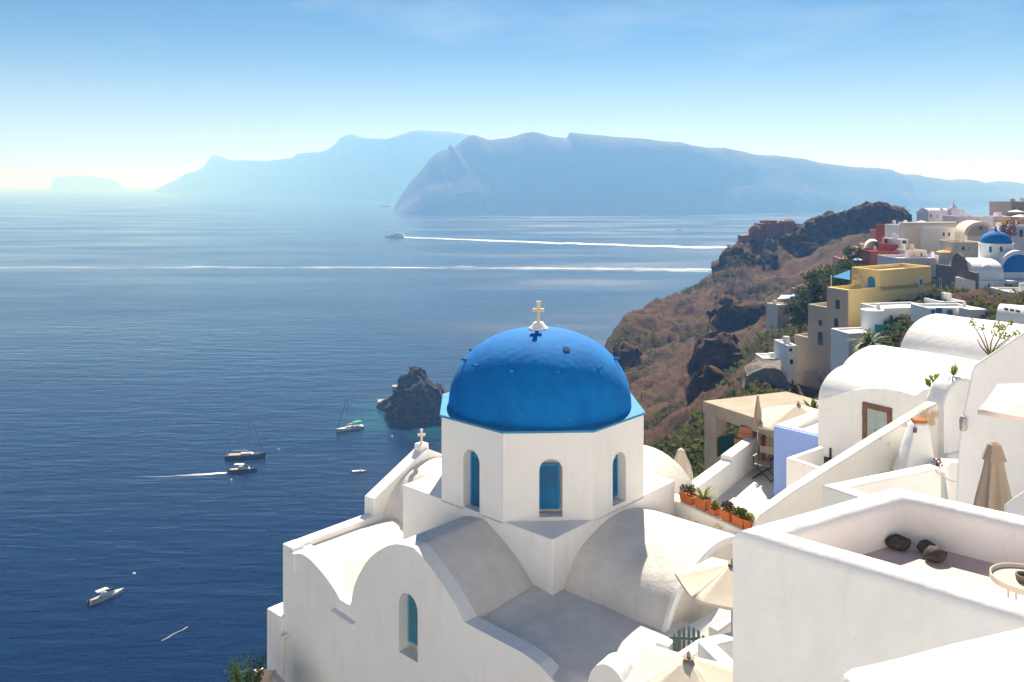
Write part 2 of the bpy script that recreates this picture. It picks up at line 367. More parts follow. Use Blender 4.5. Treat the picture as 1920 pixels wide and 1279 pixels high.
def rock_material(name, c1, c2, c3, scale, bump):
    m = bpy.data.materials.new(name); m.use_nodes = True; t = m.node_tree; b = t.nodes['Principled BSDF']
    b.inputs['Roughness'].default_value = 0.95; b.inputs['Specular IOR Level'].default_value = 0.1
    geo = t.nodes.new('ShaderNodeNewGeometry')
    n = t.nodes.new('ShaderNodeTexNoise'); n.inputs['Scale'].default_value = scale; n.inputs['Detail'].default_value = 9; n.inputs['Roughness'].default_value = 0.7
    t.links.new(geo.outputs['Position'], n.inputs['Vector'])
    r = t.nodes.new('ShaderNodeValToRGB'); e = r.color_ramp.elements
    e[0].position = 0.33; e[0].color = (*c1, 1); e[1].position = 0.68; e[1].color = (*c3, 1); q = e.new(0.5); q.color = (*c2, 1)
    t.links.new(n.outputs['Fac'], r.inputs['Fac'])
    # steep faces are bare rock
    sp = t.nodes.new('ShaderNodeSeparateXYZ'); t.links.new(geo.outputs['Normal'], sp.inputs[0])
    mr = t.nodes.new('ShaderNodeMapRange'); mr.inputs['From Min'].default_value = 0.35; mr.inputs['From Max'].default_value = 0.7
    t.links.new(sp.outputs['Z'], mr.inputs['Value'])
    n2 = t.nodes.new('ShaderNodeTexNoise'); n2.inputs['Scale'].default_value = scale * 2.2; n2.inputs['Detail'].default_value = 8
    t.links.new(geo.outputs['Position'], n2.inputs['Vector'])
    r2 = t.nodes.new('ShaderNodeValToRGB'); r2.color_ramp.elements[0].position = 0.35; r2.color_ramp.elements[1].position = 0.7
    r2.color_ramp.elements[0].color = (0.045, 0.037, 0.035, 1); r2.color_ramp.elements[1].color = (0.21, 0.115, 0.065, 1)
    t.links.new(n2.outputs['Fac'], r2.inputs['Fac'])
    mx = t.nodes.new('ShaderNodeMix'); mx.data_type = 'RGBA'; t.links.new(mr.outputs[0], mx.inputs[0]); t.links.new(r2.outputs[0], mx.inputs[6]); t.links.new(r.outputs[0], mx.inputs[7])
    t.links.new(mx.outputs[2], b.inputs['Base Color'])
    nb = t.nodes.new('ShaderNodeTexNoise'); nb.inputs['Scale'].default_value = scale * 6; nb.inputs['Detail'].default_value = 8; nb.inputs['Roughness'].default_value = 0.7
    t.links.new(geo.outputs['Position'], nb.inputs['Vector'])
    bp = t.nodes.new('ShaderNodeBump'); bp.inputs['Strength'].default_value = 1; bp.inputs['Distance'].default_value = bump
    t.links.new(nb.outputs['Fac'], bp.inputs['Height']); t.links.new(bp.outputs[0], b.inputs['Normal'])
    return m
HILL = rock_material('dry_hillside', (0.038, 0.025, 0.016), (0.105, 0.054, 0.024), (0.095, 0.065, 0.026), 0.11, 1.2)
CLIFF = rock_material('far_cliff', (0.045, 0.04, 0.035), (0.07, 0.055, 0.045), (0.085, 0.068, 0.052), 0.006, 6)
r1 = [(1060, 790, 225), (1100, 720, 240), (1145, 655, 260), (1165, 604, 288), (1202, 596, 300), (1281, 558, 320), (1328, 533, 335), (1349, 505, 345), (1358, 476, 350), (1387, 458, 355), (1420, 452, 358), (1490, 440, 362), (1530, 426, 365), (1565, 410, 368), (1610, 398, 372), (1690, 397, 376), (1700, 428, 378), (1780, 432, 380), (2000, 425, 385)]
r2 = [(1070, 840, 195), (1110, 770, 205), (1150, 720, 215), (1182, 690, 228), (1222, 660, 240), (1290, 615, 258), (1335, 588, 270), (1362, 570, 282), (1375, 555, 290), (1400, 548, 296), (1430, 540, 300), (1475, 530, 302), (1515, 515, 300), (1560, 500, 298), (1610, 490, 290), (1680, 480, 280), (1720, 480, 270), (1800, 480, 260), (2000, 470, 250)]
r3 = [(1080, 900, 150), (1120, 840, 155), (1170, 800, 165), (1205, 775, 170), (1245, 748, 176), (1300, 708, 186), (1345, 672, 196), (1385, 645, 207), (1410, 625, 215), (1430, 610, 222), (1455, 596, 226), (1490, 580, 226), (1520, 565, 222), (1560, 545, 215), (1610, 535, 205), (1690, 530, 195), (1750, 525, 185), (1830, 520, 175), (2000, 510, 165)]
r4 = [(1090, 980, 105), (1140, 930, 107), (1190, 888, 113), (1225, 860, 118), (1262, 828, 124), (1312, 780, 131), (1360, 738, 139), (1400, 705, 147), (1428, 680, 153), (1450, 660, 158), (1475, 650, 162), (1505, 630, 163), (1530, 605, 163), (1570, 572, 160), (1620, 565, 152), (1700, 560, 145), (1760, 556, 140), (1840, 550, 136), (2000, 545, 130)]
r5 = [(1090, 1080, 70), (1150, 1010, 72), (1205, 960, 75), (1245, 915, 79), (1290, 872, 83), (1335, 835, 88), (1380, 800, 93), (1420, 772, 98), (1450, 755, 102), (1475, 800, 102), (1500, 804, 103), (1530, 800, 104), (1570, 775, 105), (1620, 715, 107), (1680, 630, 108), (1750, 620, 105), (1820, 610, 103), (1900, 600, 101), (2050, 590, 100)]
r6 = [(900, 1500, 40), (1000, 1400, 42), (1080, 1330, 43), (1150, 1280, 44), (1220, 1220, 45), (1290, 1160, 46), (1350, 1110, 48), (1400, 1070, 50), (1450, 1040, 52), (1490, 1010, 54), (1530, 980, 56), (1570, 950, 57), (1620, 920, 58), (1670, 900, 58), (1730, 880, 58), (1800, 860, 58), (1870, 850, 58), (1940, 840, 58), (2100, 830, 58)]
W = lambda row: [P(*q) for q in row]
q1 = W(r1)
q0 = []
for i, p in enumerate(q1):
    f = min(1, max(0, (i - 8) / 3.0))
    q0.append(Vector((p.x - 22 * (1 - f) - 2, p.y + 14 + 30 * f, -4 + f * 30)))
q7 = [Vector((p.x * 0.4 - 25, 2 + 0.2 * p.y, 72)) for p in W(r6)]
hill, hcols = terrain('hillside', [q0, q1, W(r2), W(r3), W(r4), W(r5), W(r6), q7], 340, 34, HILL, 3.4, 0.045, fine=0.45)
# far islands
def island(name, sil, base, dpth, nu, amp, scl):
    q = []; n = len(sil)
    def at(px, row):
        for (x0, *a), (x1, *b) in zip(row, row[1:]):
            if x0 <= px <= x1:
                f = (px - x0) / max(1e-6, x1 - x0); return [u + (v - u) * f for u, v in zip(a, b)]
        return list(row[-1][1:]) if px > row[-1][0] else list(row[0][1:])
    rb, rm, rt, rk = [], [], [], []
    for px, py in sil:
        by, = at(px, base); d = CZ * F / (by - HY)
        b = P(px, by, d); dt = d * dpth; tp = P(px, py, dt)
        rb.append(Vector((b.x, b.y, -6))); mz = max(6, tp.z * 0.42)
        rm.append(Vector((b.x + (tp.x - b.x) * 0.3, d + (dt - d) * 0.3, mz))); rt.append(tp)
        rk.append(Vector((tp.x * 1.12, dt * 1.15, -6)))
    o, _ = terrain(name, [rb, rm, rt, rk], nu, 14, CLIFF, amp, scl)
    return o
island('far_island', [(735, 399), (742, 380), (752, 362), (770, 335), (785, 318), (800, 297), (818, 283), (834, 279), (838, 268), (842, 278), (862, 266), (885, 259), (900, 266), (915, 268), (940, 268), (962, 263), (985, 257), (1005, 254), (1040, 258), (1064, 258), (1067, 248), (1100, 249), (1150, 254), (1200, 261), (1300, 274), (1400, 286), (1500, 299), (1600, 312), (1700, 325), (1800, 337), (1930, 346), (2100, 362)],
       [(700, 401), (800, 404), (1280, 404), (1500, 399), (1700, 391), (1920, 381), (2100, 376)], 1.13, 420, 26, 0.0028)
island('distant_island', [(292, 356), (310, 347), (330, 341), (350, 328), (375, 315), (398, 294), (430, 299), (480, 300), (540, 297), (560, 287), (610, 283), (632, 263), (655, 255), (690, 260), (740, 258), (780, 247), (830, 248), (870, 252), (900, 262), (960, 290), (1050, 330)],
       [(280, 361), (400, 364), (520, 369), (740, 376), (1050, 376)], 1.07, 260, 40, 0.0014)
island('mesa_islet', [(97, 347), (99, 337), (106, 332), (140, 330), (180, 331), (205, 335), (218, 340), (224, 347)],
       [(90, 356.5), (230, 356.5)], 1.03, 60, 8, 0.003)
# islet rock below the church
def islet():
    root = thing('rock_islet', 'dark jagged rock islet rising from turquoise shallows beyond the church', 'rock', Pz(775, 785, 0))
    c = Pz(778, 778, 0); V = []; nA, nH = 72, 26
    prof = lambda h: 1.0 - 0.25 * h - 0.75 * h ** 2.2
    for j in range(nH + 1):
        h = j / nH
        for i in range(nA):
            a = 2 * math.pi * i / nA
            r = 15.8 * max(0.02, prof(h)) * (1 + 0.25 * math.cos(a - 0.3))
            p = Vector((c.x + math.cos(a) * r - 1.5 * h, c.y + math.sin(a) * r * 0.9, h * 21.5 - 2))
            V.append(p + noise.noise_vector(p * 0.16) * 3.2 + noise.noise_vector(p * 0.45) * 1.9 + noise.noise_vector(p * 1.1) * 0.7)
    Fc = [(j * nA + i, j * nA + (i + 1) % nA, (j + 1) * nA + (i + 1) % nA, (j + 1) * nA + i) for j in range(nH) for i in range(nA)]
    Fc.append(tuple(nH * nA + i for i in range(nA)))
    mesh_obj('rock', V, Fc, LAVA2, root, smooth=30)
    c2 = Pz(735, 766, 0); V = []
    for j in range(7):
        for i in range(40):
            a = 2 * math.pi * i / 40; r = 8.5 * (1 - 0.05 * j * j / 3)
            p = Vector((c2.x + math.cos(a) * r, c2.y + 4 + math.sin(a) * r * 1.1, j * 0.75 - 1.5)); V.append(p + noise.noise_vector(p * 0.3) * 1.6)
    Fc = [(j * 40 + i, j * 40 + (i + 1) % 40, (j + 1) * 40 + (i + 1) % 40, (j + 1) * 40 + i) for j in range(6) for i in range(40)] + [tuple(6 * 40 + i for i in range(40))]
    mesh_obj('shelf', V, Fc, LAVA2, root, smooth=30)
    p = Pz(732, 762, 0)
    mesh_obj('landing', *boxw((p.x, p.y + 2), (1, 0.1), (-0.1, 1), 6.0, 2.6, 0.3, 2.2), CONC, root, bevel=0.1)
    q = Pz(741, 745, 0)
    mesh_obj('hut_wall', *boxw((q.x + 1, q.y + 2), (1, 0.2), (-0.2, 1), 2.6, 2.0, 2.0, 5.0), CONC, root, bevel=0.05)
LAVA2 = rock_material('islet_rock', (0.02, 0.018, 0.018), (0.05, 0.042, 0.038), (0.09, 0.07, 0.055), 0.25, 0.4)
islet()

# ------------------------------------------------------------------ the blue-domed church
a_ = R_(42.4)
eR = Vector((math.sin(a_), math.cos(a_))); eL = Vector((-math.cos(a_), math.sin(a_)))
CC = Vector((0.62, 19.0)); AP = 2.15
church = thing('church', 'large white church with blue dome and barrel vaults in the foreground', 'church', (CC.x, CC.y, 86))
def ab(a, b, z): p = CC - eR * a - eL * b; return Vector((p.x, p.y, z))
# square base and octagonal drum
v = prism([ab(x, y, 88) for x, y in ((AP, AP), (AP, -AP), (-AP, -AP), (-AP, AP))], (0, 0, 93.35 - 88))
mesh_obj('drum_base', *v, WHITE, church, bevel=0.02)
n0 = -(eR + eL).normalized()
octv = []
for k in range(8):
    an = math.atan2(n0.y, n0.x) + R_(22.5 + 45 * k); rr = AP / math.cos(R_(22.5))
    octv.append((CC.x + rr * math.cos(an), CC.y + rr * math.sin(an)))
drum = mesh_obj('drum', *prism([(x, y, 93.3) for x, y in octv], (0, 0, 95.08 - 93.3)), WHITE, church)
def lattice(parent, A, e, nrm, t0, t1, z0, z1, off, mat, solid_to=None):
    """window shutter: frame, diagonal lattice bars and back panel"""
    sh = mesh_obj('shutter', *join(*[prism(plane_pts(A, e, [(a, c), (b, c), (b, d), (a, d)], off, nrm), (*(nrm * 0.04), 0)) for a, b, c, d in
          ((t0, t0 + 0.045, z0, z1), (t1 - 0.045, t1, z0, z1), (t0 + 0.0451, t1 - 0.0451, z0, z0 + 0.05), (t0 + 0.0451, t1 - 0.0451, z1 - 0.05, z1))]), mat, parent)
    bars = []; a0, a1, c0, c1 = t0 + 0.04, t1 - 0.04, z0 + 0.045, z1 - 0.045; st = 0.075; wd = 0.013
    k = -int((c1 - c0) / st) - 1
    while a0 + k * st < a1 + (c1 - c0):
        for s in (1, -1):
            pts = []
            x0 = a0 + k * st
            # line t = x0 + (z - c0) (s=1) or mirrored
            lo = max(c0, c0 + (a0 - x0)); hi = min(c1, c0 + (a1 - x0))
            if hi - lo > 0.02:
                f = (lambda z: x0 + (z - c0)) if s == 1 else (lambda z: a0 + a1 - (x0 + (z - c0)))
                q = [(f(lo) - wd, lo), (f(lo) + wd, lo), (f(hi) + wd, hi), (f(hi) - wd, hi)]
                bars.append(prism(plane_pts(A, e, q, off + 0.012 + (0.008 if s == 1 else 0), nrm), (*(nrm * 0.008), 0)))
        k += 1
    mesh_obj('lattice', *join(*bars), mat, sh)
    mesh_obj('back_panel', *prism(plane_pts(A, e, [(t0 + 0.02, z0 + 0.02), (t1 - 0.02, z0 + 0.02), (t1 - 0.02, z1 - 0.02), (t0 + 0.02, z1 - 0.02)], off - 0.03, nrm), (*(nrm * 0.02), 0)), DARK, sh)
    if solid_to:
        mesh_obj('lower_panel', *prism(plane_pts(A, e, [(t0 + 0.03, z0 + 0.03), (t1 - 0.03, z0 + 0.03), (t1 - 0.03, solid_to), (t0 + 0.03, solid_to)], off - 0.005, nrm), (*(nrm * 0.012), 0)), mat, sh)
    return sh
for nrm, (px0, px1, y0, y1), (s0, s1, sy0, sy1), solid in (
        (n0, (1011, 1055, 860, 970), (1012, 1050, 876, 963), True),
        (-eR, (873, 905, 850, 962), (873, 905, 866, 953), False),
        (-eL, (1147, 1173, 843, 951), (1147, 1173, 858, 942), False)):
    A = CC + nrm * AP; e = Vector((-nrm.y, nrm.x))
    if e.x < 0: e = -e
    ta, za = onplane(px0, y1, A, e); tb, zb = onplane(px1, y0, A, e)
    if nrm is not n0: ta, tb = -0.235, 0.235
    cutter = prism(plane_pts(A, e, arch_outline(ta, tb, za, zb), -0.32, nrm), (*(nrm * 0.5), 0))
    cut_out(drum, cutter)
    z0 = onplane(s0, sy1, A, e)[1]; z1 = onplane(s0, sy0, A, e)[1]
    lattice(church, A, e, nrm, ta + 0.01, tb - (0.045 if solid else 0.01), z0 if solid else za + 0.06, z1 if solid else zb - 0.16, -0.24, BLUEW, (z0 + z1) / 2 if solid else None)
# dome on its blue ledge
mesh_obj('ledge', *prism([(CC.x + (x - CC.x) * 1.02, CC.y + (y - CC.y) * 1.02, 95.085) for x, y in octv], (0, 0, 0.05)), BLUEL, church, bevel=0.015)
prof = []
RD, HD, pw = 2.03, 1.68, 2.15
for i in range(33):
    a = math.pi / 2 * i / 32
    prof.append((max(0.015, RD * abs(math.cos(a)) ** (2 / pw)), 95.10 + HD * math.sin(a) ** (2 / pw)))
dome = mesh_obj('dome', *lathe((CC.x, CC.y, 0), prof, 72), BLUED, church, smooth=60, wobble=0.015, wscale=1.2)
def dome_pt(px, py):                                # where a photo direction meets the dome
    d0 = Vector(((px - CX) / F, 1, -(py - HY) / F)); best = None
    for i in range(400):
        s = 16.5 + i * 0.01; p = Vector((0, 0, CZ)) + d0 * s
        rr = math.hypot(p.x - CC.x, p.y - CC.y)
        if p.z > 95.1 and (rr / RD) ** pw + ((p.z - 95.1) / HD) ** pw <= 1: return p
    return None
for az in (-118, -152, -85, -50, -14, 20, 60, 100, 150, 185):     # climbing pegs round the dome
    an = R_(az + 6); zz = 95.1 + HD * 0.62; rr = RD * (1 - 0.62 ** pw) ** (1 / pw)
    p = Vector((CC.x + rr * math.cos(an), CC.y + rr * math.sin(an), zz)); o = Vector((math.cos(an), math.sin(an), 0.35)).normalized()
    mesh_obj('peg', *tube([p - o * 0.08, p + o * 0.11], 0.045, 8, 0.03), BLUED, dome, smooth=40)
DKB = material('hollow_shade_blue', (0.006, 0.06, 0.17), 0.9, 0.05)  # shade of the vent recess put into the disc's colour
p = dome_pt(1062, 656)
if p:
    o = Vector((p.x - CC.x, p.y - CC.y, (p.z - 95.1) * 1.3)).normalized()
    mesh_obj('vent', *tube([p - o * 0.06, p + o * 0.025], 0.085, 12, 0.075), DKB, dome, smooth=40)
top = 95.1 + HD
mesh_obj('cross_base', *lathe((CC.x - 0.03, CC.y, 0), [(0.22, top - 0.05), (0.22, top + 0.02), (0.15, top + 0.08), (0.11, top + 0.14), (0.09, top + 0.15)], 20), WHITE, church, smooth=40)
def cross(x, y, z, h, e, mat, parent, dep=0.05):
    e = V2(e); n = Vector((-e.y, e.x)); wd = h * 0.085
    o = [(-wd, 0), (wd, 0), (wd * 0.9, .5), (.26, .5), (.28, .66), (wd, .66), (wd * 1.3, 1), (-wd * 1.3, 1), (-wd, .66), (-.28, .66), (-.26, .5), (-wd * 0.9, .5)]
    pts = [(x + e.x * t * (1 if abs(t) == wd or abs(t) < wd * 1.4 else h) - n.x * dep, y + e.y * t * (1 if abs(t) < wd * 1.4 else h) - n.y * dep, z + q * h) for t, q in o]
    return mesh_obj('cross', *prism(pts, (n.x * 2 * dep, n.y * 2 * dep, 0)), mat, parent, bevel=0.012)
cross(CC.x - 0.03, CC.y, top + 0.14, 0.47, (1, -0.05), STONEW, church)
# facade with arched gable, drawn along its own plane
A4 = CC - eR * 4.0; eT = -eL
archA = [(-1.56, 91.6), (-1.40, 92.08), (-0.95, 92.69), (-0.3, 93.13), (0.22, 93.25), (0.45, 93.22), (0.9, 92.98), (1.39, 92.63), (1.69, 92.34)]
archA = [(p.x, p.y) for p in spline([(t, z, 0) for t, z in archA], 5)]
small = [(p.x, p.y) for p in spline([(-3.62, 91.98, 0), (-3.3, 92.08, 0), (-2.95, 92.05, 0), (-2.5, 91.9, 0), (-2.15, 91.72, 0), (-1.93, 91.56, 0)], 5)]
front = [(-4.0, 86), (-4.0, 92.1), (-3.64, 92.1)] + small + [(-1.9, 91.55), (-1.6, 91.55)] + archA + [(3.05, 92.31), (3.4, 92.25), (3.73, 92.1), (4.1, 91.9), (4.6, 91.7), (4.6, 86)]
fac = mesh_obj('facade_wall', *prism(plane_pts(A4, eT, front), (*(eR * 0.3), 0)), WHITE, church)
ta, tb = onplane(748, 1200, A4, eT)[0], onplane(783, 1200, A4, eT)[0]
zb, zt = onplane(765, 1232, A4, eT)[1], onplane(765, 1113, A4, eT)[1]
cut_out(fac, prism(plane_pts(A4, eT, arch_outline(ta, tb, zb, zt), -0.28, -eR), (*(-eR * 0.5), 0)))
lattice(church, A4, eT, -eR, ta + 0.01, tb - 0.01, zb + 0.12, zt - 0.12, -0.25, TEALW)
def vpart(name, *args, mat=ROOFW): return mesh_obj(name, *vault(*args), mat, church, smooth=35)
vpart('vault', CC, -eR, -eL, [(t, z - 0.004) for t, z in archA], 2.0, 3.72, 88)
bay = [(-3.74, 92.0)] + [(t, z - 0.004) for t, z in small] + [(-1.56, 91.54)]
vpart('bay_roof', CC, -eR, -eL, bay, -0.5, 3.72, 88)
mesh_obj('parapet', *prism([ab(4.0 - 0.3, -4.0, 92.1), ab(4.0 - 0.3, -3.7, 92.1), ab(1.4, -3.7, 92.12), ab(1.4, -4.0, 92.12)], (0, 0, -5)), WHITE, church, bevel=0.02)
mesh_obj('corner_block', *prism([ab(4.05, -3.72, 92.04), ab(4.05, -3.5, 92.02), ab(3.5, -3.5, 92.02), ab(3.5, -3.72, 92.04)], (0, 0, -0.42)), WHITE, church, bevel=0.03)
gab = [(1.68, 88), (1.68, 92.49), (0.05, 93.3), (-0.05, 93.3), (-1.68, 92.49), (-1.68, 88)]
mesh_obj('pediment', *prism([ab(u, -4.12, z) for u, z in gab], (*(-eL * 0.37), 0)), WHITE, church, bevel=0.02)
vpart('vault', CC, eL, -eR, [(t, z) for t, z in arc(1.52, 91.5, 93.06, 24)], 2.0, 3.9, 88)
pb = [(-2.05, 91.7)] + [(-t, z) for t, z in [(1.91, 92.16), (1.77, 92.39), (1.57, 92.68), (1.32, 92.9), (0.94, 93.07), (0.45, 93.21)]] + [(0, 93.25), (0.45, 93.21), (0.94, 93.07), (1.32, 92.9), (1.57, 92.68), (1.77, 92.39), (1.91, 92.16), (2.05, 91.7)]
pb = [(p.x, p.y) for p in spline([(t, z, 0) for t, z in pb], 4)]
vpart('vault', CC, -eL, eR, pb, 2.0, 4.33, 88)
rim = [(t, z + 0.02) for t, z in pb]; inner = [(t * 0.93, 91.7 + (z - 91.7) * 0.92) for t, z in pb]
ring = rim + inner[::-1]
mesh_obj('gable_rim', *prism([(*(CC - eL * 4.331 + eR * t), z) for t, z in ring], (*(-eL * 0.07), 0)), WHITE, church, smooth=35)
vpart('vault', CC, eR, -eL, arc(1.65, 91.6, 93.2, 24), 2.0, 4.3, 88)
mesh_obj('cross_pedestal', *boxw(CC + eL * 3.95, eR, eL, 0.13, 0.13, 93.2, 93.42), WHITE, church, bevel=0.015)
q = CC + eL * 3.95
cross(q.x, q.y, 93.42, 0.36, (1, 0.1), STONEW, church, 0.035)
# low roofs between the arms
V, Fc = [], []; n = 34
for i in range(n + 1):
    for j in range(n + 1):
        a = 1.3 + (3.96 - 1.3) * i / n; b = 1.3 + (4.62 - 1.3) * j / n
        drop = max(0, b - 3.1) * max(0, a - 1.6) / 2.4
        z = 92.30 - 0.12 * drop ** 1.2 - 0.06 * max(0, a - 2.2) + 0.10 * math.exp(-((b - 1.7) / 0.25) ** 2) * 0.5
        if a > 3.7: z = min(z, 92.28 - max(0, b - 3.1) ** 2 * 0.26)
        p = ab(a, b, z); V.append(p + Vector((0, 0, noise.noise(p * 1.7) * 0.012)))
Fc = [(i * (n + 1) + j, (i + 1) * (n + 1) + j, (i + 1) * (n + 1) + j + 1, i * (n + 1) + j + 1) for i in range(n) for j in range(n)]
mesh_obj('low_roof', V, Fc, ROOFW, church, smooth=40)
mesh_obj('side_roof', *prism([ab(-1.3, 1.3, 92.25), ab(-1.3, 4.6, 92.2), ab(-4.0, 4.6, 92.2), ab(-4.0, 1.3, 92.25)], (0, 0, -5)), ROOFW, church)
mesh_obj('side_wall', *prism([ab(3.68, 4.3, 91.6), ab(3.68, 4.58, 91.6), ab(1.9, 4.58, 92.0), ab(1.9, 4.3, 92.0)], (0, 0, -5)), WHITE, church)
mesh_obj('buttress', *prism([ab(4.1, -4.5, 90.55), ab(4.1, -3.9, 90.55), ab(3.0, -3.9, 90.55), ab(3.0, -4.5, 90.55)], (0, 0, -5)), WHITE, church, bevel=0.03)
t, z = onplane(648, 1158, A4, eT)
mesh_obj('drip_slab', *prism(plane_pts(A4, eT, [(t - 0.36, z - 0.01), (t + 0.36, z - 0.05), (t + 0.36, z + 0.03), (t - 0.36, z + 0.07)], -0.05, -eR), (*(-eR * 0.17), 0)), WHITE, church, bevel=0.01)
t, z = onplane(541, 1190, A4, eT); p = A4 + eT * t
mesh_obj('spout', *tube([(p.x, p.y, z), (p.x - eR.x * 0.22, p.y - eR.y * 0.22, z - 0.03)], 0.045, 10), WHITE, church, smooth=40)

# ------------------------------------------------------------------ small builders for the village
def leaf_cluster(c, n, spread, size, flat=0.5, up=0.3, seed=1):
    """many small leaf faces spread through a volume"""
    r = random.Random(seed); V, Fc = [], []; c = Vector(c)
    for _ in range(n):
        a = r.uniform(0, 2 * math.pi); u = r.uniform(-1, 1); q = r.random() ** 0.45
        s = math.sqrt(1 - u * u)
        p = c + Vector((s * math.cos(a) * spread[0], s * math.sin(a) * spread[1], u * spread[2])) * q
        d = Vector((r.uniform(-1, 1), r.uniform(-1, 1), r.uniform(-0.6, 1) + up)).normalized(); k = d.orthogonal().normalized()
        k = (k * math.cos(a) + d.cross(k) * math.sin(a)); sz = size * r.uniform(0.6, 1.4)
        i = len(V); V += [p, p + d * sz * 0.5 + k * sz * flat * 0.5, p + d * sz, p + d * sz * 0.5 - k * sz * flat * 0.5]; Fc.append((i, i + 1, i + 2, i + 3))
    return V, Fc
def blades(c, n, length, width, tilt=(20, 75), droop=0.5, seed=1):
    """long arching leaves from one point"""
    r = random.Random(seed); V, Fc = [], []; c = Vector(c)
    for _ in range(n):
        a = r.uniform(0, 2 * math.pi); tl = R_(r.uniform(*tilt)); L = length * r.uniform(0.6, 1.1)
        h = Vector((math.cos(a), math.sin(a), 0)); side = Vector((-h.y, h.x, 0)); pts = []
        for k in range(6):
            f = k / 5; x = L * f * math.sin(tl); z = L * (f * math.cos(tl) - droop * f * f * 0.6)
            wd = width * (1 - f) ** 0.7 * (0.6 + 0.8 * f if f < 0.5 else 1); p = c + h * x + Vector((0, 0, z)); pts.append((p - side * wd, p + side * wd))
        i = len(V)
        for l, q in pts: V += [l, q]
        Fc += [(i + 2 * k, i + 2 * k + 1, i + 2 * k + 3, i + 2 * k + 2) for k in range(5)]
    return V, Fc
def open_parasol(label, apex, Rr, drop, zfoot, rot, mat, n=4, group=None, sag=0.04):
    ap = Vector(apex); root = thing('parasol', label, 'parasol', (ap.x, ap.y, zfoot), group)
    cor = [ap + Vector((Rr * math.cos(R_(rot) + 2 * math.pi * k / n), Rr * math.sin(R_(rot) + 2 * math.pi * k / n), -drop)) for k in range(n)]
    V, Fc = [], []; m = 6; th = Vector((0, 0, -0.012))
    for k in range(n):
        a, b = cor[k], cor[(k + 1) % n]; base = len(V)
        for i in range(m + 1):
            f = i / m
            for j in range(m + 1):
                g = j / m; p = ap.lerp(a.lerp(b, g), f); p = p + Vector((0, 0, -sag * math.sin(math.pi * g) * f * (1 if f < 1 else 0.6))); V.append(p)
        for i in range(m):
            for j in range(m):
                x = base + i * (m + 1) + j; Fc.append((x, x + 1, x + m + 2, x + m + 1))
        i0 = len(V)                                  # valance
        for j in range(m + 1):
            q = V[base + m * (m + 1) + j]; V.append(q + Vector((0, 0, -0.05)))
        for j in range(m): Fc.append((base + m * (m + 1) + j, base + m * (m + 1) + j + 1, i0 + j + 1, i0 + j))
    cp = mesh_obj('canopy', V, Fc, mat, root, smooth=25)
    cp.modifiers.new('cloth', 'SOLIDIFY').thickness = 0.006
    for k in range(n): mesh_obj('rib', *tube([ap + Vector((0, 0, -0.03)), cor[k] + Vector((0, 0, -0.02))], 0.011, 6), METAL, root)
    mesh_obj('pole', *tube([(ap.x, ap.y, zfoot + 0.04), (ap.x, ap.y, ap.z - 0.02)], 0.022, 10), METAL, root, smooth=40)
    mesh_obj('finial', *lathe((ap.x, ap.y, ap.z), [(0.07, 0.0), (0.075, 0.01), (0.022, 0.02), (0.026, 0.05), (0.01, 0.08)], 12), TAUPE, root, smooth=40)
    mesh_obj('base', *lathe((ap.x, ap.y, zfoot), [(0.2, 0), (0.2, 0.03), (0.05, 0.06), (0.04, 0.12)], 16), BLACK, root, smooth=40)
    return root
def closed_parasol(label, top, h, r, zfoot, mat, cap=True, folds=8):
    tp = Vector(top); root = thing('closed_parasol', label, 'parasol', (tp.x, tp.y, zfoot))
    star = lambda a, z: 1 + 0.22 * math.cos(folds * a) * min(1, max(0, (tp.z - z) / (h * 0.4)))
    pf = [(0.03, 0), (r * 0.33, -0.03), (r * 0.5, -h * 0.18), (r * 0.85, -h * 0.5), (r, -h * 0.8), (r * 0.95, -h * 0.97), (r * 0.8, -h)]
    pf = [(q.x, q.y) for q in spline([(a, b, 0) for a, b in pf], 4)]
    mesh_obj('canopy', *lathe((tp.x, tp.y, 0), [(a, tp.z + b) for a, b in pf[::-1]], 64, star), mat, root, smooth=50)
    if cap: mesh_obj('cap', *lathe((tp.x, tp.y, tp.z), [(r * 0.62, -h * 0.11), (r * 0.6, -h * 0.1), (r * 0.34, 0.0), (0.02, 0.03)], 8), mat, root)
    mesh_obj('pole', *tube([(tp.x, tp.y, zfoot + 0.03), (tp.x, tp.y, tp.z + 0.02)], 0.022, 10), METAL, root, smooth=40)
    mesh_obj('base', *lathe((tp.x, tp.y, zfoot), [(0.22, 0), (0.22, 0.05), (0.05, 0.08)], 16), BLACK, root, smooth=40)
    return root
def window(parent, A, e, t0, t1, z0, z1, fmat, pmat=None, fw=0.1, nrm=None, arched=False):
    n = nrm or outn(e); pmat = pmat or GLASS
    outer = arch_outline(t0, t1, z0, z1, 8) if arched else [(t0, z0), (t1, z0), (t1, z1), (t0, z1)]
    f = mesh_obj('window', *prism(plane_pts(A, e, outer, -0.05, n), (*(n * 0.08), 0)), fmat, parent)
    inn = arch_outline(t0 + fw, t1 - fw, z0 + fw, z1 - fw, 8) if arched else [(t0 + fw, z0 + fw), (t1 - fw, z0 + fw), (t1 - fw, z1 - fw), (t0 + fw, z1 - fw)]
    mesh_obj('pane', *prism(plane_pts(A, e, inn, 0.0, n), (*(n * 0.04), 0)), pmat, f)
    return f
def pxwindow(parent, A, e, x0, x1, y0, y1, fmat, pmat=None, fw=0.08, arched=False):
    t0, za = onplane(x0, y1, A, e); t1, zb = onplane(x1, y0, A, e); zm = onplane((x0 + x1) / 2, y1, A, e)[1]
    zt = onplane((x0 + x1) / 2, y0, A, e)[1]
    return window(parent, A, e, min(t0, t1), max(t0, t1), zm, zt, fmat, pmat, fw, None, arched)
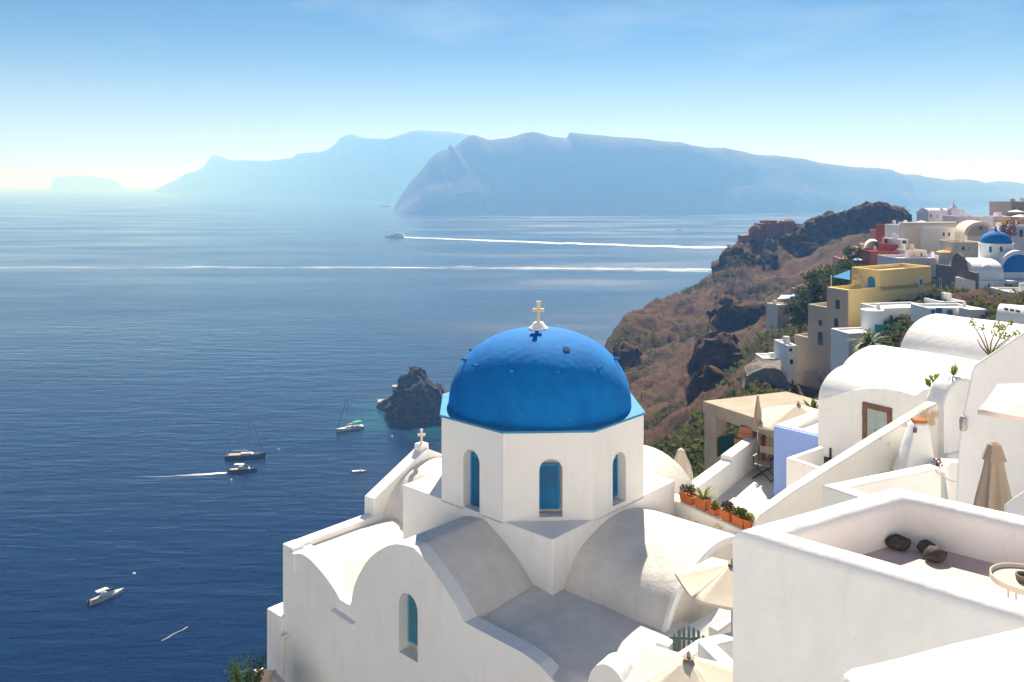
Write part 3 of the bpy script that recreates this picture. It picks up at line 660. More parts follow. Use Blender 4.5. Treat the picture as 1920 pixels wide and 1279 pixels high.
def flat_block(parent, name, A, e, t0, t1, dep, z0, z1, mat, rim=0.35, rw=0.3, back=None):
    """flat-roofed block: walls with a raised roof rim"""
    A = V2(A); e = V2(e); b = -outn(e) if back is None else V2(back)
    q = [A + e * t0, A + e * t1, A + e * t1 + b * dep, A + e * t0 + b * dep]
    i = [A + e * (t0 + rw) + b * rw, A + e * (t1 - rw) + b * rw, A + e * (t1 - rw) + b * (dep - rw), A + e * (t0 + rw) + b * (dep - rw)]
    V = [(p.x, p.y, z0) for p in q] + [(p.x, p.y, z1) for p in q] + [(p.x, p.y, z1) for p in i] + [(p.x, p.y, z1 - rim) for p in i]
    Fc = [(3, 2, 1, 0)]
    for k in range(4):
        j = (k + 1) % 4; Fc += [(k, j, 4 + j, 4 + k), (4 + k, 4 + j, 8 + j, 8 + k), (8 + k, 8 + j, 12 + j, 12 + k)]
    Fc.append((12, 13, 14, 15))
    return mesh_obj(name, V, Fc, mat, parent)

# ------------------------------------------------------------------ the terrace right in front of the camera
ZT = 97.8; ZF = 97.49
t_ = thing('terrace', 'near white terrace with rounded parapet and pinkish floor at right', 'terrace', (2.6, 5.4, 93))
c1 = Pz(1396, 992, ZT); c2 = Pz(1672, 908, ZT); c3 = Pz(1985, 985, ZT); c4 = Pz(1985, 1166, ZT)
e12 = unit(c2.x - c1.x, c2.y - c1.y)
ins = Vector((0.10, -0.02, 0))
mesh_obj('parapet', *parapet([c1 + Vector((0.11, 0.0, 0)), c2 + Vector((0, -0.12, 0)), c3, c4 + Vector((0, 0.1, 0))], 0.21, 93.0, 0.08, 0.12, 0.012, closed=True), WHITE, t_, smooth=50)
mesh_obj('floor', *prism([(c1.x + 0.1, c1.y, ZF), (c2.x, c2.y, ZF), (c3.x, c3.y, ZF), (c4.x, c4.y, ZF)], (0, 0, -0.3)), PINKF, t_)
for k, (px, py, s) in enumerate(((1684, 1016, 0.075), (1738, 1022, 0.06), (1754, 1038, 0.072))):
    p = Pz(px, py + 14, ZF); V = []; q = Vector((p.x, p.y, ZF + s * 0.62))
    bm = bmesh.new(); bmesh.ops.create_icosphere(bm, subdivisions=4, radius=1)
    for v in bm.verts:
        d = v.co.copy(); v.co = Vector((d.x * s * 1.05, d.y * s * 0.85, d.z * s * 0.66)) + noise.noise_vector(d * 1.3 + Vector((k * 5, 0, 0))) * s * 0.16; v.co += q
    V = [v.co.copy() for v in bm.verts]; Fc = [tuple(x.index for x in f.verts) for f in bm.faces]; bm.free()
    o = mesh_obj('lava_stone', V, Fc, LAVA, None, smooth=60)
    tag(o, ['dark oval lava stone alone against the terrace parapet', 'smaller dark lava stone behind another on the terrace floor', 'dark round lava stone in front of its neighbour on the terrace floor'][k], 'stone', 'lava stones on the terrace')
p = Pz(1925, 1086, ZF + 0.26); r0 = thing('side_table', 'round tray table with raised beige rim cut by the right edge', 'table', (p.x, p.y, ZF))
mesh_obj('tray', *lathe((p.x, p.y, ZF), [(0.01, 0.25), (0.172, 0.25), (0.178, 0.272), (0.185, 0.272), (0.185, 0.24), (0.01, 0.24)], 40), CREAMC, r0, smooth=40)
for k in range(3):
    a = R_(200 + 120 * k); mesh_obj('leg', *tube([(p.x + 0.15 * math.cos(a), p.y + 0.15 * math.sin(a), ZF), (p.x + 0.14 * math.cos(a), p.y + 0.14 * math.sin(a), ZF + 0.24)], 0.006, 6), METAL, r0)
p2 = Vector((p.x - 0.01, p.y, ZF + 0.252))
o = mesh_obj('ashtray', *lathe(p2, [(0.045, 0), (0.05, 0.035), (0.04, 0.035), (0.035, 0.012)], 16), STONEG, None, smooth=40); tag(o, 'small grey stone ashtray on the round tray table', 'ashtray')
# lit wall top at the bottom right corner
b1 = Pz(1568, 1246, 98.2); b2 = Pz(1940, 1163, 98.2); b4 = Pz(1640, 1310, 98.2)
o = mesh_obj('garden_wall', *prism([b1, b2, (3.2, 3.5, 98.2), (3.2, 1.5, 98.2), (1.9, 1.5, 98.2), b4], (0, 0, -5)), WHITE, None, bevel=0.05, cut=0.25, wobble=0.012, wscale=3, smooth=60)
tag(o, 'broad sunlit white wall top in the bottom right corner', 'wall')

# ------------------------------------------------------------------ courtyard beside the church: stair walls, gate, parasols
cy = thing('courtyard_walls', 'white stair walls of the sunken courtyard beside the church', 'wall', (3.0, 13.0, 88))
def pw(*a): return [P(*q) for q in a]
mesh_obj('stair_wall', *parapet(pw((1290, 1184, 14.6), (1330, 1160, 14.9), (1400, 1119, 15.2)), 0.3, 88, 0.06, 0.3, 0.01), WHITE, cy, smooth=50)
mesh_obj('lower_wall', *parapet(pw((1338, 1178, 13.9), (1362, 1163, 14.1), (1420, 1120, 14.3)), 0.2, 88, 0.05, 0.3, 0.01), WHITE, cy, smooth=50)
mesh_obj('gate_post', *boxw(G(1247, 12.9), (0.8, -0.6), (0.6, 0.8), 0.105, 0.105, 88, P(1247, 1203, 12.9).z), WHITE, cy, bevel=0.02)
mesh_obj('front_wall', *parapet(pw((1222, 1262, 12.1), (1262, 1240, 12.2), (1318, 1204, 12.3), (1400, 1186, 12.7)), 0.24, 88, 0.04, 0.3, 0.006), WHITE, cy, smooth=50)
mesh_obj('ramp_wall', *parapet(pw((1322, 1201, 12.0), (1395, 1270, 10.8)), 0.22, 88, 0.03, 0.3, 0.006), WHITE, cy, smooth=50)
mesh_obj('court_floor', *prism([(0.9, 12.2, 91.2), (4.6, 10.2, 91.2), (5.6, 14.6, 91.2), (2.6, 14.9, 91.2)], (0, 0, -1)), WHITE, cy)
vz = P(1162, 1226, 11.9); A_ = V2(vz)
mesh_obj('rounded_wall', *vault(A_, unit(0.6, 0.8), unit(0.8, -0.6), arc(0.32, vz.z - 0.45, vz.z, 16), -0.35, 0.0, 88), WHITE, cy, smooth=50, wobble=0.01)
mesh_obj('planter_wall', *parapet(pw((1190, 1290, 11.2), (1215, 1255, 11.4), (1240, 1262, 11.3)), 0.2, 88, 0.05, 0.2, 0.006), WHITE, cy, smooth=50)
g = thing('garden_gate', 'grey green picket gate with arched top in the courtyard', 'gate', P(1290, 1240, 12.7))
gA = G(1264, 12.75); ge = unit(0.84, -0.1 + 0.0); gn = outn(ge)
tot = onplane(1319, 1200, gA, ge)[0]
for k in range(7):
    t = tot * k / 6; w2 = tot / 6 * 0.29; h = P(1290, 1174, 12.7).z - 0.13 * ((k - 3) / 3) ** 2
    mesh_obj('picket', *prism(plane_pts(gA, ge, [(t - w2, 91.9), (t + w2, 91.9), (t + w2, h - (0.02 if k > 3 else 0)), (t - w2, h - (0.02 if k < 3 else 0))], 0, gn), (*(gn * 0.02), 0)), GATEG, g)
for z in (P(1290, 1199, 12.7).z, P(1290, 1236, 12.7).z):
    mesh_obj('rail', *prism(plane_pts(gA, ge, [(-0.07, z - 0.02), (tot + 0.02, z - 0.02), (tot + 0.02, z + 0.015), (-0.07, z + 0.015)], -0.025, gn), (*(gn * 0.0245), 0)), GATEG, g)
ap = P(1373, 1056, 13.6)
open_parasol('open cream parasol in front of the church side gable', ap, 0.92, 0.30, 91.95, 157, CREAMC, 6)
ap = P(1291, 1233, 10.3)
open_parasol('cream parasol seen from above at the bottom edge of the view', ap, 1.05, 0.36, ap.z - 2.1, 200, CREAMC)
p = P(1262, 1262, 11.25)
o = mesh_obj('potted_succulent', *leaf_cluster(p, 420, (0.17, 0.13, 0.13), 0.05, 0.7, 0.5, 3), LEAFR, None); tag(o, 'brown red succulent on the white wall beside the bottom parasol', 'plant')

# ------------------------------------------------------------------ planter wall, pots and the terrace behind the church
wz = 92.9
pl = thing('planter_terrace', 'white terrace with grey floor behind the flower pot wall', 'terrace', (6, 22, 86))
w0 = Pz(1255, 926, wz); w1 = Pz(1412, 996, wz)
PLW = material('peeling_plaster', (0.80, 0.77, 0.72), 0.9, 0.05, 1.2, 0.012, 7, 0.1, patch=((0.50, 0.36, 0.24), 1.1, 0.60))
mesh_obj('pot_wall', *parapet([w0, w1], 0.34, 88, 0.05, 0.25, 0.012), PLW, pl, smooth=50)
mesh_obj('floor', *prism([(3.9, 19.6, 91.4), (5.2, 17.7, 91.4), (8.4, 21.8, 91.4), (9.4, 28.4, 91.4), (8.4, 28.6, 91.4), (4.5, 22.6, 91.4)], (0, 0, -6)), material('grey_floor', (0.52, 0.52, 0.48), 0.9, 0.05, 2), pl)
e0 = Pz(1296, 911, 92.1); e1 = Pz(1362, 863, 92.1); e2 = Pz(1460, 790, 92.1)
mesh_obj('parapet', *parapet([Vector((3.85, 19.9, 92.0)), e0, e1], 0.36, 86, 0.05, 0.25, 0.012), WHITE, pl, smooth=50)
mesh_obj('parapet', *parapet([e1 + Vector((0, 0, 0.14)), e2 + Vector((0, 0, 0.14))], 0.34, 86, 0.05, 0.25, 0.012), WHITE, pl, smooth=50)
dirw = unit(w1.x - w0.x, w1.y - w0.y); nw = outn(dirw)
pots = [(1291, 0.40, 0.20, 'succ', 'long terracotta planter of brown succulents at the left end of the wall'),
        (1318, 0.32, 0.24, 'aloe', 'tall square terracotta pot holding a spiky green aloe'),
        (1341, 0.19, 0.13, 'herb', 'smallest terracotta pot, with a low green plant'),
        (1365, 0.26, 0.20, 'succ', 'square terracotta pot of greyish succulents in the middle of the row'),
        (1389, 0.32, 0.20, 'leaf', 'wide terracotta planter with grey green leaves, second from the right end'),
        (1406, 0.16, 0.21, 'herb', 'narrow terracotta pot at the right end of the wall')]
for k, (px, wd, hh, kind, lab) in enumerate(pots):
    t = onplane(px, 940, w0, dirw)[0]; c = V2(w0) + dirw * t; z0 = wz + 0.004
    r0 = thing('flower_pot', lab, 'flower pot', (c.x, c.y, z0), 'terracotta pots on the white wall')
    n2 = Vector((-dirw.y, dirw.x)); hd = 0.11
    q = lambda s, z: [(*(c + dirw * a * wd / 2 * s + n2 * b * hd * s), z) for a, b in ((-1, -1), (1, -1), (1, 1), (-1, 1))]
    V = q(0.84, z0) + q(1, z0 + hh) + q(0.86, z0 + hh) + q(0.86, z0 + hh - 0.03)
    Fc = [(3, 2, 1, 0)] + [(4 * m + i, 4 * m + (i + 1) % 4, 4 * m + 4 + (i + 1) % 4, 4 * m + 4 + i) for m in range(3) for i in range(4)] + [(12, 13, 14, 15)]
    mesh_obj('pot', V, Fc, TERRA, r0, bevel=0.006)
    tp = (c.x, c.y, z0 + hh - 0.02)
    if kind == 'aloe': mesh_obj('leaves', *blades(tp, 30, 0.55, 0.028, (15, 75), 0.5, 5), LEAFY, r0)
    elif kind == 'succ': mesh_obj('leaves', *leaf_cluster((c.x, c.y, tp[2] + 0.09), 320, (wd * 0.5, 0.12, 0.11), 0.055, 0.6, 0.5, k), material('brown_green_leaf', (0.16, 0.12, 0.06), 0.7, 0.3, 14, col2=(0.08, 0.07, 0.035)), r0)
    elif kind == 'leaf': mesh_obj('leaves', *leaf_cluster((c.x, c.y, tp[2] + 0.07), 300, (wd * 0.5, 0.12, 0.09), 0.06, 0.6, 0.5, k), LEAF, r0)
    else: mesh_obj('leaves', *leaf_cluster((c.x, c.y, tp[2] + 0.06), 200, (wd * 0.5, 0.09, 0.08), 0.05, 0.5, 0.7, k), LEAFY, r0)
# director's chair
cp = Pz(1434, 897, 91.4)
ch = thing('director_chair', 'black folding director chair with brown canvas back on the grey terrace', 'chair', (cp.x, cp.y, 91.4))
ex = unit(0.8, -0.6); ey = Vector((0.6, 0.8))
def cpt(a, b, z): q = V2(cp) + ex * a + ey * b; return (q.x, q.y, 91.4 + z)
for s in (-1, 1):
    mesh_obj('back_post', *tube([cpt(s * 0.26, 0.2, 0.42), cpt(s * 0.26, 0.24, 0.86)], 0.016, 6), BLACK, ch)
    mesh_obj('armrest', *prism([cpt(s * 0.26 - 0.03, -0.24, 0.64), cpt(s * 0.26 + 0.03, -0.24, 0.64), cpt(s * 0.26 + 0.03, 0.24, 0.64), cpt(s * 0.26 - 0.03, 0.24, 0.64)], (0, 0, 0.025)), BLACK, ch)
    mesh_obj('arm_post', *tube([cpt(s * 0.26, -0.22, 0.40), cpt(s * 0.26, -0.22, 0.64)], 0.014, 6), BLACK, ch)
    mesh_obj('foot_rail', *tube([cpt(s * 0.26, -0.25, 0.015), cpt(s * 0.26, 0.25, 0.015)], 0.016, 6), BLACK, ch)
    for b in (-0.2, 0.2): mesh_obj('leg', *tube([cpt(s * 0.26, b, 0.02), cpt(-s * 0.26, b, 0.42)], 0.014, 6), BLACK, ch)
mesh_obj('seat', *prism([cpt(-0.25, -0.22, 0.42), cpt(0.25, -0.22, 0.42), cpt(0.25, 0.22, 0.42), cpt(-0.25, 0.22, 0.42)], (0, 0, 0.012)), TAUPE, ch)
mesh_obj('backrest', *prism([cpt(-0.27, 0.23, 0.66), cpt(0.27, 0.23, 0.66), cpt(0.27, 0.24, 0.86), cpt(-0.27, 0.24, 0.86)], (*(ey * 0.012), 0)), TAUPE, ch)
tb = Pz(1462, 880, 91.4)
closed_parasol('closed beige parasol standing beyond the church dome', P(1277, 842, 23.0), 1.0, 0.27, 91.2, CREAMC, cap=False)
# blue house
bh = thing('blue_house', 'small flat-roofed house with periwinkle blue front wall', 'house', (8.2, 24, 86))
bA = Vector((7.18, 23.4)); bE = unit(0.82, -0.9); bn = outn(bE)
mesh_obj('blue_wall', *prism(plane_pts(bA, bE, [(0, 86), (1.6, 86), (1.6, 93.36), (0, 93.36)], -0.12, bn), (*(bn * 0.12), 0)), PERI, bh)
flat_block(bh, 'roof_block', bA - bn * 0.121, bE, 0, 1.6, 4.2, 86, 93.38, WHITE, 0.22, 0.16)
# little sink terrace with a parasol stand
st = thing('small_terrace', 'small walled white terrace holding a parasol stand', 'terrace', (8.4, 21.5, 86))
s0 = Pz(1482, 858, 93.3); s1 = Pz(1540, 838, 93.3); s2 = Pz(1560, 884, 93.3)
mesh_obj('parapet', *parapet([s1, s0, s2], 0.14, 86, 0.03, 0.2, 0.005), WHITE, st, smooth=50)
mesh_obj('floor', *prism([(s0.x, s0.y, 92.85), (s2.x, s2.y, 92.85), (s2.x + 1.5, s2.y + 1.2, 92.85), (s1.x + 0.6, s1.y + 0.8, 92.85)], (0, 0, -4)), WHITE, st)
p = Pz(1557, 862, 92.9)
r0 = thing('parasol_stand', 'dark round parasol stand with pole stub on the small terrace', 'parasol stand', (p.x, p.y, 92.854))
mesh_obj('disc', *lathe((p.x, p.y, 92.854), [(0.24, 0), (0.24, 0.06), (0.2, 0.08), (0.03, 0.09)], 24), LAVA, r0, smooth=40); mesh_obj('pole', *tube([(p.x, p.y, 92.93), (p.x, p.y, 93.2)], 0.03, 10), BLACK, r0)

# ------------------------------------------------------------------ house with the door and its vaults
dh = thing('vaulted_house', 'white vaulted house with grey double door in brown stone frame', 'house', (12, 28, 86))
KS = 22.3 / 28.5; E0 = G(1533, 22.3); m_ = unit(0.57, -0.82); pn = -outn(m_)
tops = [onplane(x, y, E0, m_) for x, y in ((1534, 750), (1560, 743), (1587, 735), (1612, 730), (1636, 728), (1660, 729), (1680, 732), (1700, 737), (1716, 741), (1724, 736), (1736, 730), (1756, 728), (1800, 726))]
tops = [(p.x, p.y) for p in spline([(t, z, 0) for t, z in tops], 4)]
wl = mesh_obj('front_wall', *prism(plane_pts(E0, m_, [(tops[0][0], 86)] + tops + [(tops[-1][0], 86)]), (*(pn * 0.35), 0)), WHITE, dh, smooth=40)
def vv(ridge_px, ridge_py, hw, rise, back, s0, s1, name='vault', mat=WHITE, parent=dh, zsk=None):
    """barrel whose ridge passes over a point set back from the front wall"""
    A = E0 + pn * back; z = onplane(ridge_px, ridge_py, A, m_)[1]
    return mesh_obj(name, *vault(A, m_, pn, arc(hw, z - rise, z, 24), s0, s1, 86), mat, parent, smooth=40, wobble=0.03, wscale=0.8, cut=0.8)
t1 = onplane(1604, 690, E0 + pn * 2.0, m_)[0]
vv(1640, 692, 1.72 * KS, 0.95 * KS, 2.12 * KS, onplane(1596, 690, E0 + pn * 2.1 * KS, m_)[0] - 0.1, 5.2 * KS)
vv(1680, 655, 2.2 * KS, 1.15 * KS, 5.6 * KS, onplane(1634, 648, E0 + pn * 5.6 * KS, m_)[0], 6.5 * KS)
ow = thing('ochre_vault_house', 'white barrel vault on an ochre cornice behind the door house', 'house', (18, 36, 86))
A9 = E0 + pn * 10.5 * KS
z9 = onplane(1770, 592, A9, m_)[1]; s9 = onplane(1748, 592, A9, m_)[0]
mesh_obj('vault', *vault(A9, m_, pn, arc(2.5 * KS, z9 - 1.55 * KS, z9, 24), s9, s9 + 9, 86), WHITE, ow, smooth=40, wobble=0.03, wscale=0.8, cut=0.8)
mesh_obj('ochre_wall', *vault(A9, m_, pn, [(-2.85 * KS, z9 - 1.75 * KS), (0, z9 - 1.75 * KS)], s9 - 0.25, s9 + 9, 86), OCHRE, ow)
mesh_obj('cornice', *vault(A9, m_, pn, [(-3.0 * KS, z9 - 1.56 * KS), (0, z9 - 1.56 * KS)], s9 - 0.4, s9 + 9, z9 - 1.74 * KS), CREAMW, ow, bevel=0.02)
dt0, dz1 = onplane(1618, 753, E0, m_); dt1, _ = onplane(1673, 766, E0, m_); dz0 = dz1 - 1.8; on = outn(m_)
dr = mesh_obj('door', *prism(plane_pts(E0, m_, [(dt0, dz0), (dt0 + 0.12, dz0), (dt0 + 0.12, dz1 - 0.13), (dt1 - 0.12, dz1 - 0.13), (dt1 - 0.12, dz0), (dt1, dz0), (dt1, dz1), (dt0, dz1)], -0.02, on), (*(on * 0.05), 0)), BROWNS, dh, cut=0.15, wobble=0.015, wscale=9)
mid = (dt0 + dt1) / 2
for a, b in ((dt0 + 0.125, mid - 0.006), (mid + 0.006, dt1 - 0.125)):
    lf = mesh_obj('door_leaf', *prism(plane_pts(E0, m_, [(a, dz0), (b, dz0), (b, dz1 - 0.135), (a, dz1 - 0.135)], -0.03, on), (*(on * 0.045), 0)), DOORG, dr, bevel=0.005)
    for q in (0.2, 0.9): mesh_obj('panel', *prism(plane_pts(E0, m_, [(a + 0.05, dz0 + q), (b - 0.05, dz0 + q), (b - 0.05, dz0 + q + 0.58), (a + 0.05, dz0 + q + 0.58)], 0.014, on), (*(on * 0.012), 0)), DOORG, dr, bevel=0.004)
lp = E0 + m_ * (mid - 0.03) + on * 0.05
mesh_obj('lock', *tube([(lp.x, lp.y, dz0 + 1.12), (lp.x + on.x * 0.05, lp.y + on.y * 0.05, dz0 + 1.12)], 0.045, 10), METAL, dr)
# slanted stair wall, chimney and pillar
sw = thing('slanted_wall', 'long white wall slanting up to the right beside the stairs', 'wall', (8, 19, 86))
mesh_obj('wall', *parapet(pw((1408, 985, 17.5), (1420, 962, 17.5), (1480, 918, 17.6), (1560, 868, 17.7), (1660, 806, 17.9), (1754, 750, 18.1)), 0.3, 87, 0.04, 0.3, 0.01), PLW, sw, smooth=50)
mesh_obj('pillar', *parapet(pw((1752, 752, 18.05), (1763, 722, 18.1), (1778, 706, 18.2), (1795, 704, 18.3), (1812, 712, 18.4)), 0.5, 87, 0.1, 0.12, 0.015), WHITE, sw, smooth=50)
p = P(1788, 704, 18.2); o = mesh_obj('cactus', *blades(p, 26, 0.32, 0.03, (5, 60), 0.2, 8), LEAFY, None); tag(o, 'yellow green cactus growing on top of the white pillar', 'plant')
p = P(1757, 722, 18.9); o = mesh_obj('cactus', *leaf_cluster(p, 90, (0.16, 0.12, 0.2), 0.14, 0.55, 0.8, 9), LEAFY, None); tag(o, 'yellow green prickly pear left of the white pillar', 'plant')
cb = P(1715, 885, 17.2); ct = P(1723, 795, 17.2)
cz = thing('chimney', 'white tapered chimney with terracotta cap in front of the slanted wall', 'chimney', (cb.x, cb.y, cb.z - 2))
q = lambda c, s, z: [(c.x + a * s, c.y + b * s, z) for a, b in ((-1, -0.8), (1, -1), (1, 0.8), (-1, 1))]
V = q(cb, 0.34, cb.z - 2) + q(cb, 0.31, cb.z) + q(ct, 0.15, ct.z) + q(ct, 0.12, ct.z + 0.04)
Fc = [(3, 2, 1, 0)] + [(4 * k + i, 4 * k + (i + 1) % 4, 4 * k + 4 + (i + 1) % 4, 4 * k + 4 + i) for k in range(3) for i in range(4)] + [(12, 13, 14, 15)]
sk = mesh_obj('stack', V, Fc, WHITE, cz, bevel=0.04, smooth=50)
hp = P(1716, 806, 17.2 - 0.17); mesh_obj('smoke_hole', *prism([(hp.x - 0.035, hp.y, hp.z - 0.06), (hp.x + 0.035, hp.y, hp.z - 0.06), (hp.x + 0.035, hp.y, hp.z + 0.03), (hp.x, hp.y, hp.z + 0.06), (hp.x - 0.035, hp.y, hp.z + 0.03)], (0, 0.02, 0)), DARK, cz)
mesh_obj('cap', *boxw((ct.x, ct.y), (1, -0.1), (0.1, 1), 0.12, 0.11, ct.z + 0.041, ct.z + 0.10), TERRA, cz, bevel=0.015, wobble=0.01, wscale=6)
# low parapet and curved bench by the steps
lw = thing('low_parapet', 'low white corner parapet behind the near terrace', 'wall', P(1650, 950, 14.5))
mesh_obj('parapet', *parapet([Pz(1752, 873, 95.0), Pz(1566, 911, 95.0), Pz(1640, 935, 95.0)], 0.26, 92, 0.04, 0.3, 0.008), WHITE, lw, smooth=50)
bn_ = thing('curved_bench', 'curved white masonry bench beside the steps under the big wall', 'bench', P(1770, 900, 15.5))
mesh_obj('seat', *parapet(pw((1745, 878, 16.2), (1765, 868, 16.6), (1790, 862, 16.4), (1806, 868, 15.6)), 0.5, 91, 0.1, 0.15, 0.01), WHITE, bn_, smooth=50)
mesh_obj('backrest', *parapet(pw((1742, 870, 17.2), (1770, 852, 17.5), (1812, 842, 17.0)), 0.22, 91, 0.08, 0.15, 0.01), WHITE, bn_, smooth=50)
o = mesh_obj('rope', *tube([P(1752, 880, 15.0) + Vector((0.55 * k / 12, -0.3 * k / 12, -0.16 * math.sin(math.pi * k / 12))) for k in range(13)], 0.012, 6), CREAMC, None); tag(o, 'pale rope hanging across the steps by the big wall', 'rope')
p = P(1757, 874, 15.9); o = mesh_obj('dry_plant', *leaf_cluster(p, 120, (0.1, 0.1, 0.13), 0.05, 0.5, 0.3, 4), LEAFR, None); tag(o, 'small dark dry plant beside the curved bench', 'plant')
# the big shaded gable at the right edge
bg_ = thing('gable_house', 'tall shaded white gable wall at the right edge', 'house', (9, 13, 90))
gA2 = G(1791, 12.6); gE = unit(0.97, -0.22)
prf = [onplane(x, y, gA2, gE) for x, y in ((1791, 935), (1794, 860), (1799, 803), (1806, 765), (1813, 735), (1818, 708), (1824, 689), (1835, 678), (1920, 622), (2080, 520))]
prf = [(p.x, p.y) for p in spline([(t, z, 0) for t, z in prf], 3)]
bot = onplane(2080, 520, gA2, gE)[0]
mesh_obj('gable_wall', *prism(plane_pts(gA2, gE, prf + [(bot, 91), (prf[0][0], 91)]), (*(unit(0.74, 0.67) * 4.0), 0)), WHITE, bg_, bevel=0.05, smooth=50)
lt = onplane(1797, 792, gA2, gE); p = gA2 + gE * (lt[0] + 0.06) + outn(gE) * 0.02
lm = thing('wall_lamp', 'oval bulkhead lamp on the edge of the big shaded wall', 'lamp', (p.x, p.y, lt[1] - 0.1))
mesh_obj('housing', *lathe((p.x, p.y, lt[1]), [(0.02, -0.12), (0.05, -0.10), (0.055, 0.06), (0.03, 0.1)], 14), METAL, lm, smooth=50)
mesh_obj('glass', *lathe((p.x + outn(gE).x * 0.04, p.y + outn(gE).y * 0.04, lt[1]), [(0.01, -0.08), (0.035, -0.05), (0.035, 0.03), (0.01, 0.06)], 12), CREAMC, lm, smooth=50)
tf = thing('lower_terrace', 'lower paved terrace under the closed taupe parasol', 'terrace', (5.5, 10, 90))
mesh_obj('floor', *prism([(3.2, 7.4, 94.8), (8.5, 6.0, 94.8), (9.0, 12.3, 94.8), (6.6, 12.6, 94.8), (5.2, 12.4, 94.8)], (0, 0, -4)), WHITE, tf)
mesh_obj('rail_wall', *parapet(pw((1890, 944, 8.6), (1925, 918, 8.4), (1990, 880, 8.2)), 0.1, 94.8, 0.02, 0.2), WHITE, tf, smooth=50)
closed_parasol('closed taupe parasol in front of the big shaded wall', P(1864, 833, 9.3), 1.5, 0.205, 94.8, TAUPE)
ap = P(1990, 716, 8.6)
open_parasol('pale pink parasol cut by the right edge', ap, 0.92, 0.24, 94.8, 188, PINKC)

# ------------------------------------------------------------------ concrete shelter with parasols beyond the white terrace
cs = thing('concrete_shelter', 'unfinished concrete shelter with flat slab roof and square column', 'shelter', (7.5, 27, 84))
k0 = Vector((6.25, 28)); k1 = Vector((9.43, 29.3)); k3 = Vector((7.75, 25.3)); k2 = k1 + (k3 - k0)
mesh_obj('roof_slab', *prism([(*k0, 92.88), (*k3, 92.88), (*k2, 92.88), (*k1, 92.88)], (0, 0, -0.42)), CONC, cs, bevel=0.02)
f1 = unit(k3.x - k0.x, k3.y - k0.y); f2 = unit(k1.x - k0.x, k1.y - k0.y)
for c in (k0 + f1 * 0.3 + f2 * 0.26, k1 + f1 * 0.3 - f2 * 0.3, k2 - f1 * 0.3 - f2 * 0.3):
    mesh_obj('column', *boxw(c, f1, f2, 0.27, 0.22, 84, 92.459), CONC, cs, bevel=0.02)
pn_ = P(1340, 842, 28.2)
o = mesh_obj('glass_screen', *prism([P(1334, 862, 27.8), P(1378, 842, 26.8), P(1378, 812, 26.8), P(1334, 824, 27.8)], (0.01, 0.02, 0)), material('dark_green_glass', (0.02, 0.06, 0.05), 0.15, 0, 3, 0, 5, 0.5), None); tag(o, 'dark green glass screen beside the concrete column', 'screen')
ap = P(1497, 757, 25.6)
open_parasol('cream parasol in front of the concrete roof slab', ap, 1.55, 0.52, ap.z - 2.2, 205, CREAMC)
closed_parasol('thin closed grey parasol standing before the concrete roof', P(1421, 742, 25.6), 1.0, 0.10, 90.5, TAUPE, cap=False, folds=6)
br = thing('brick_chimney', 'stepped terracotta block chimney beside the concrete shelter', 'chimney', P(1400, 840, 26.3))
for k, (x0, y0, wd, dd, h0, h1) in enumerate(((1398, 835, 0.42, 0.3, -1.5, 0.18), (1401, 815, 0.33, 0.24, 0.181, 0.36), (1402, 805, 0.30, 0.22, 0.361, 0.56), (1420, 825, 0.3, 0.24, -1.5, 0.30))):
    b = P(1400, 833, 26.3 if k < 3 else 26.6); g2 = G(x0, 26.3 if k < 3 else 26.6)
    mesh_obj('block', *boxw(g2, (0.8, -0.6), (0.6, 0.8), wd * 0.7, dd * 0.7, b.z + h0, b.z + h1), material('terracotta_block', (0.45, 0.20, 0.11), 0.9, 0.1, 6, 0.01, 10), br, bevel=0.02)
o = mesh_obj('banana_plant', *blades(P(1523, 775, 27.0), 12, 0.9, 0.09, (5, 60), 0.5, 12), LEAF, None); tag(o, 'broad leaved green plant at the corner of the white house', 'plant')
# twiggy fig on the right
fg = thing('bare_shrub', 'sparse yellow leaved shrub growing over the big shaded wall', 'shrub', P(1858, 668, 15.5))
fb = P(1856, 668, 15.5); tw = []
for (x, y, d) in ((1893, 603, 15.6), (1842, 617, 15.3), (1888, 640, 15.4), (1832, 636, 15.6), (1905, 625, 15.8), (1870, 610, 15.2), (1824, 607, 15.2)):
    e_ = P(x, y, d); mid_ = fb.lerp(e_, 0.5) + Vector((rnd.uniform(-.05, .05), 0, rnd.uniform(-.03, .06))); tw.append(tube([fb, mid_, e_], 0.016, 5, 0.005))
mesh_obj('branches', *join(*tw), BARK, fg)
lv = [leaf_cluster(P(x, y, d), 26, (0.10, 0.1, 0.07), 0.06, 0.6, 0.4, i) for i, (x, y, d) in enumerate(((1893, 606, 15.6), (1842, 617, 15.3), (1886, 634, 15.4), (1868, 626, 15.4), (1902, 628, 15.8), (1872, 613, 15.2), (1824, 608, 15.2), (1862, 662, 15.5), (1880, 616, 15.5)))]
mesh_obj('leaves', *join(*lv), LEAFY, fg)
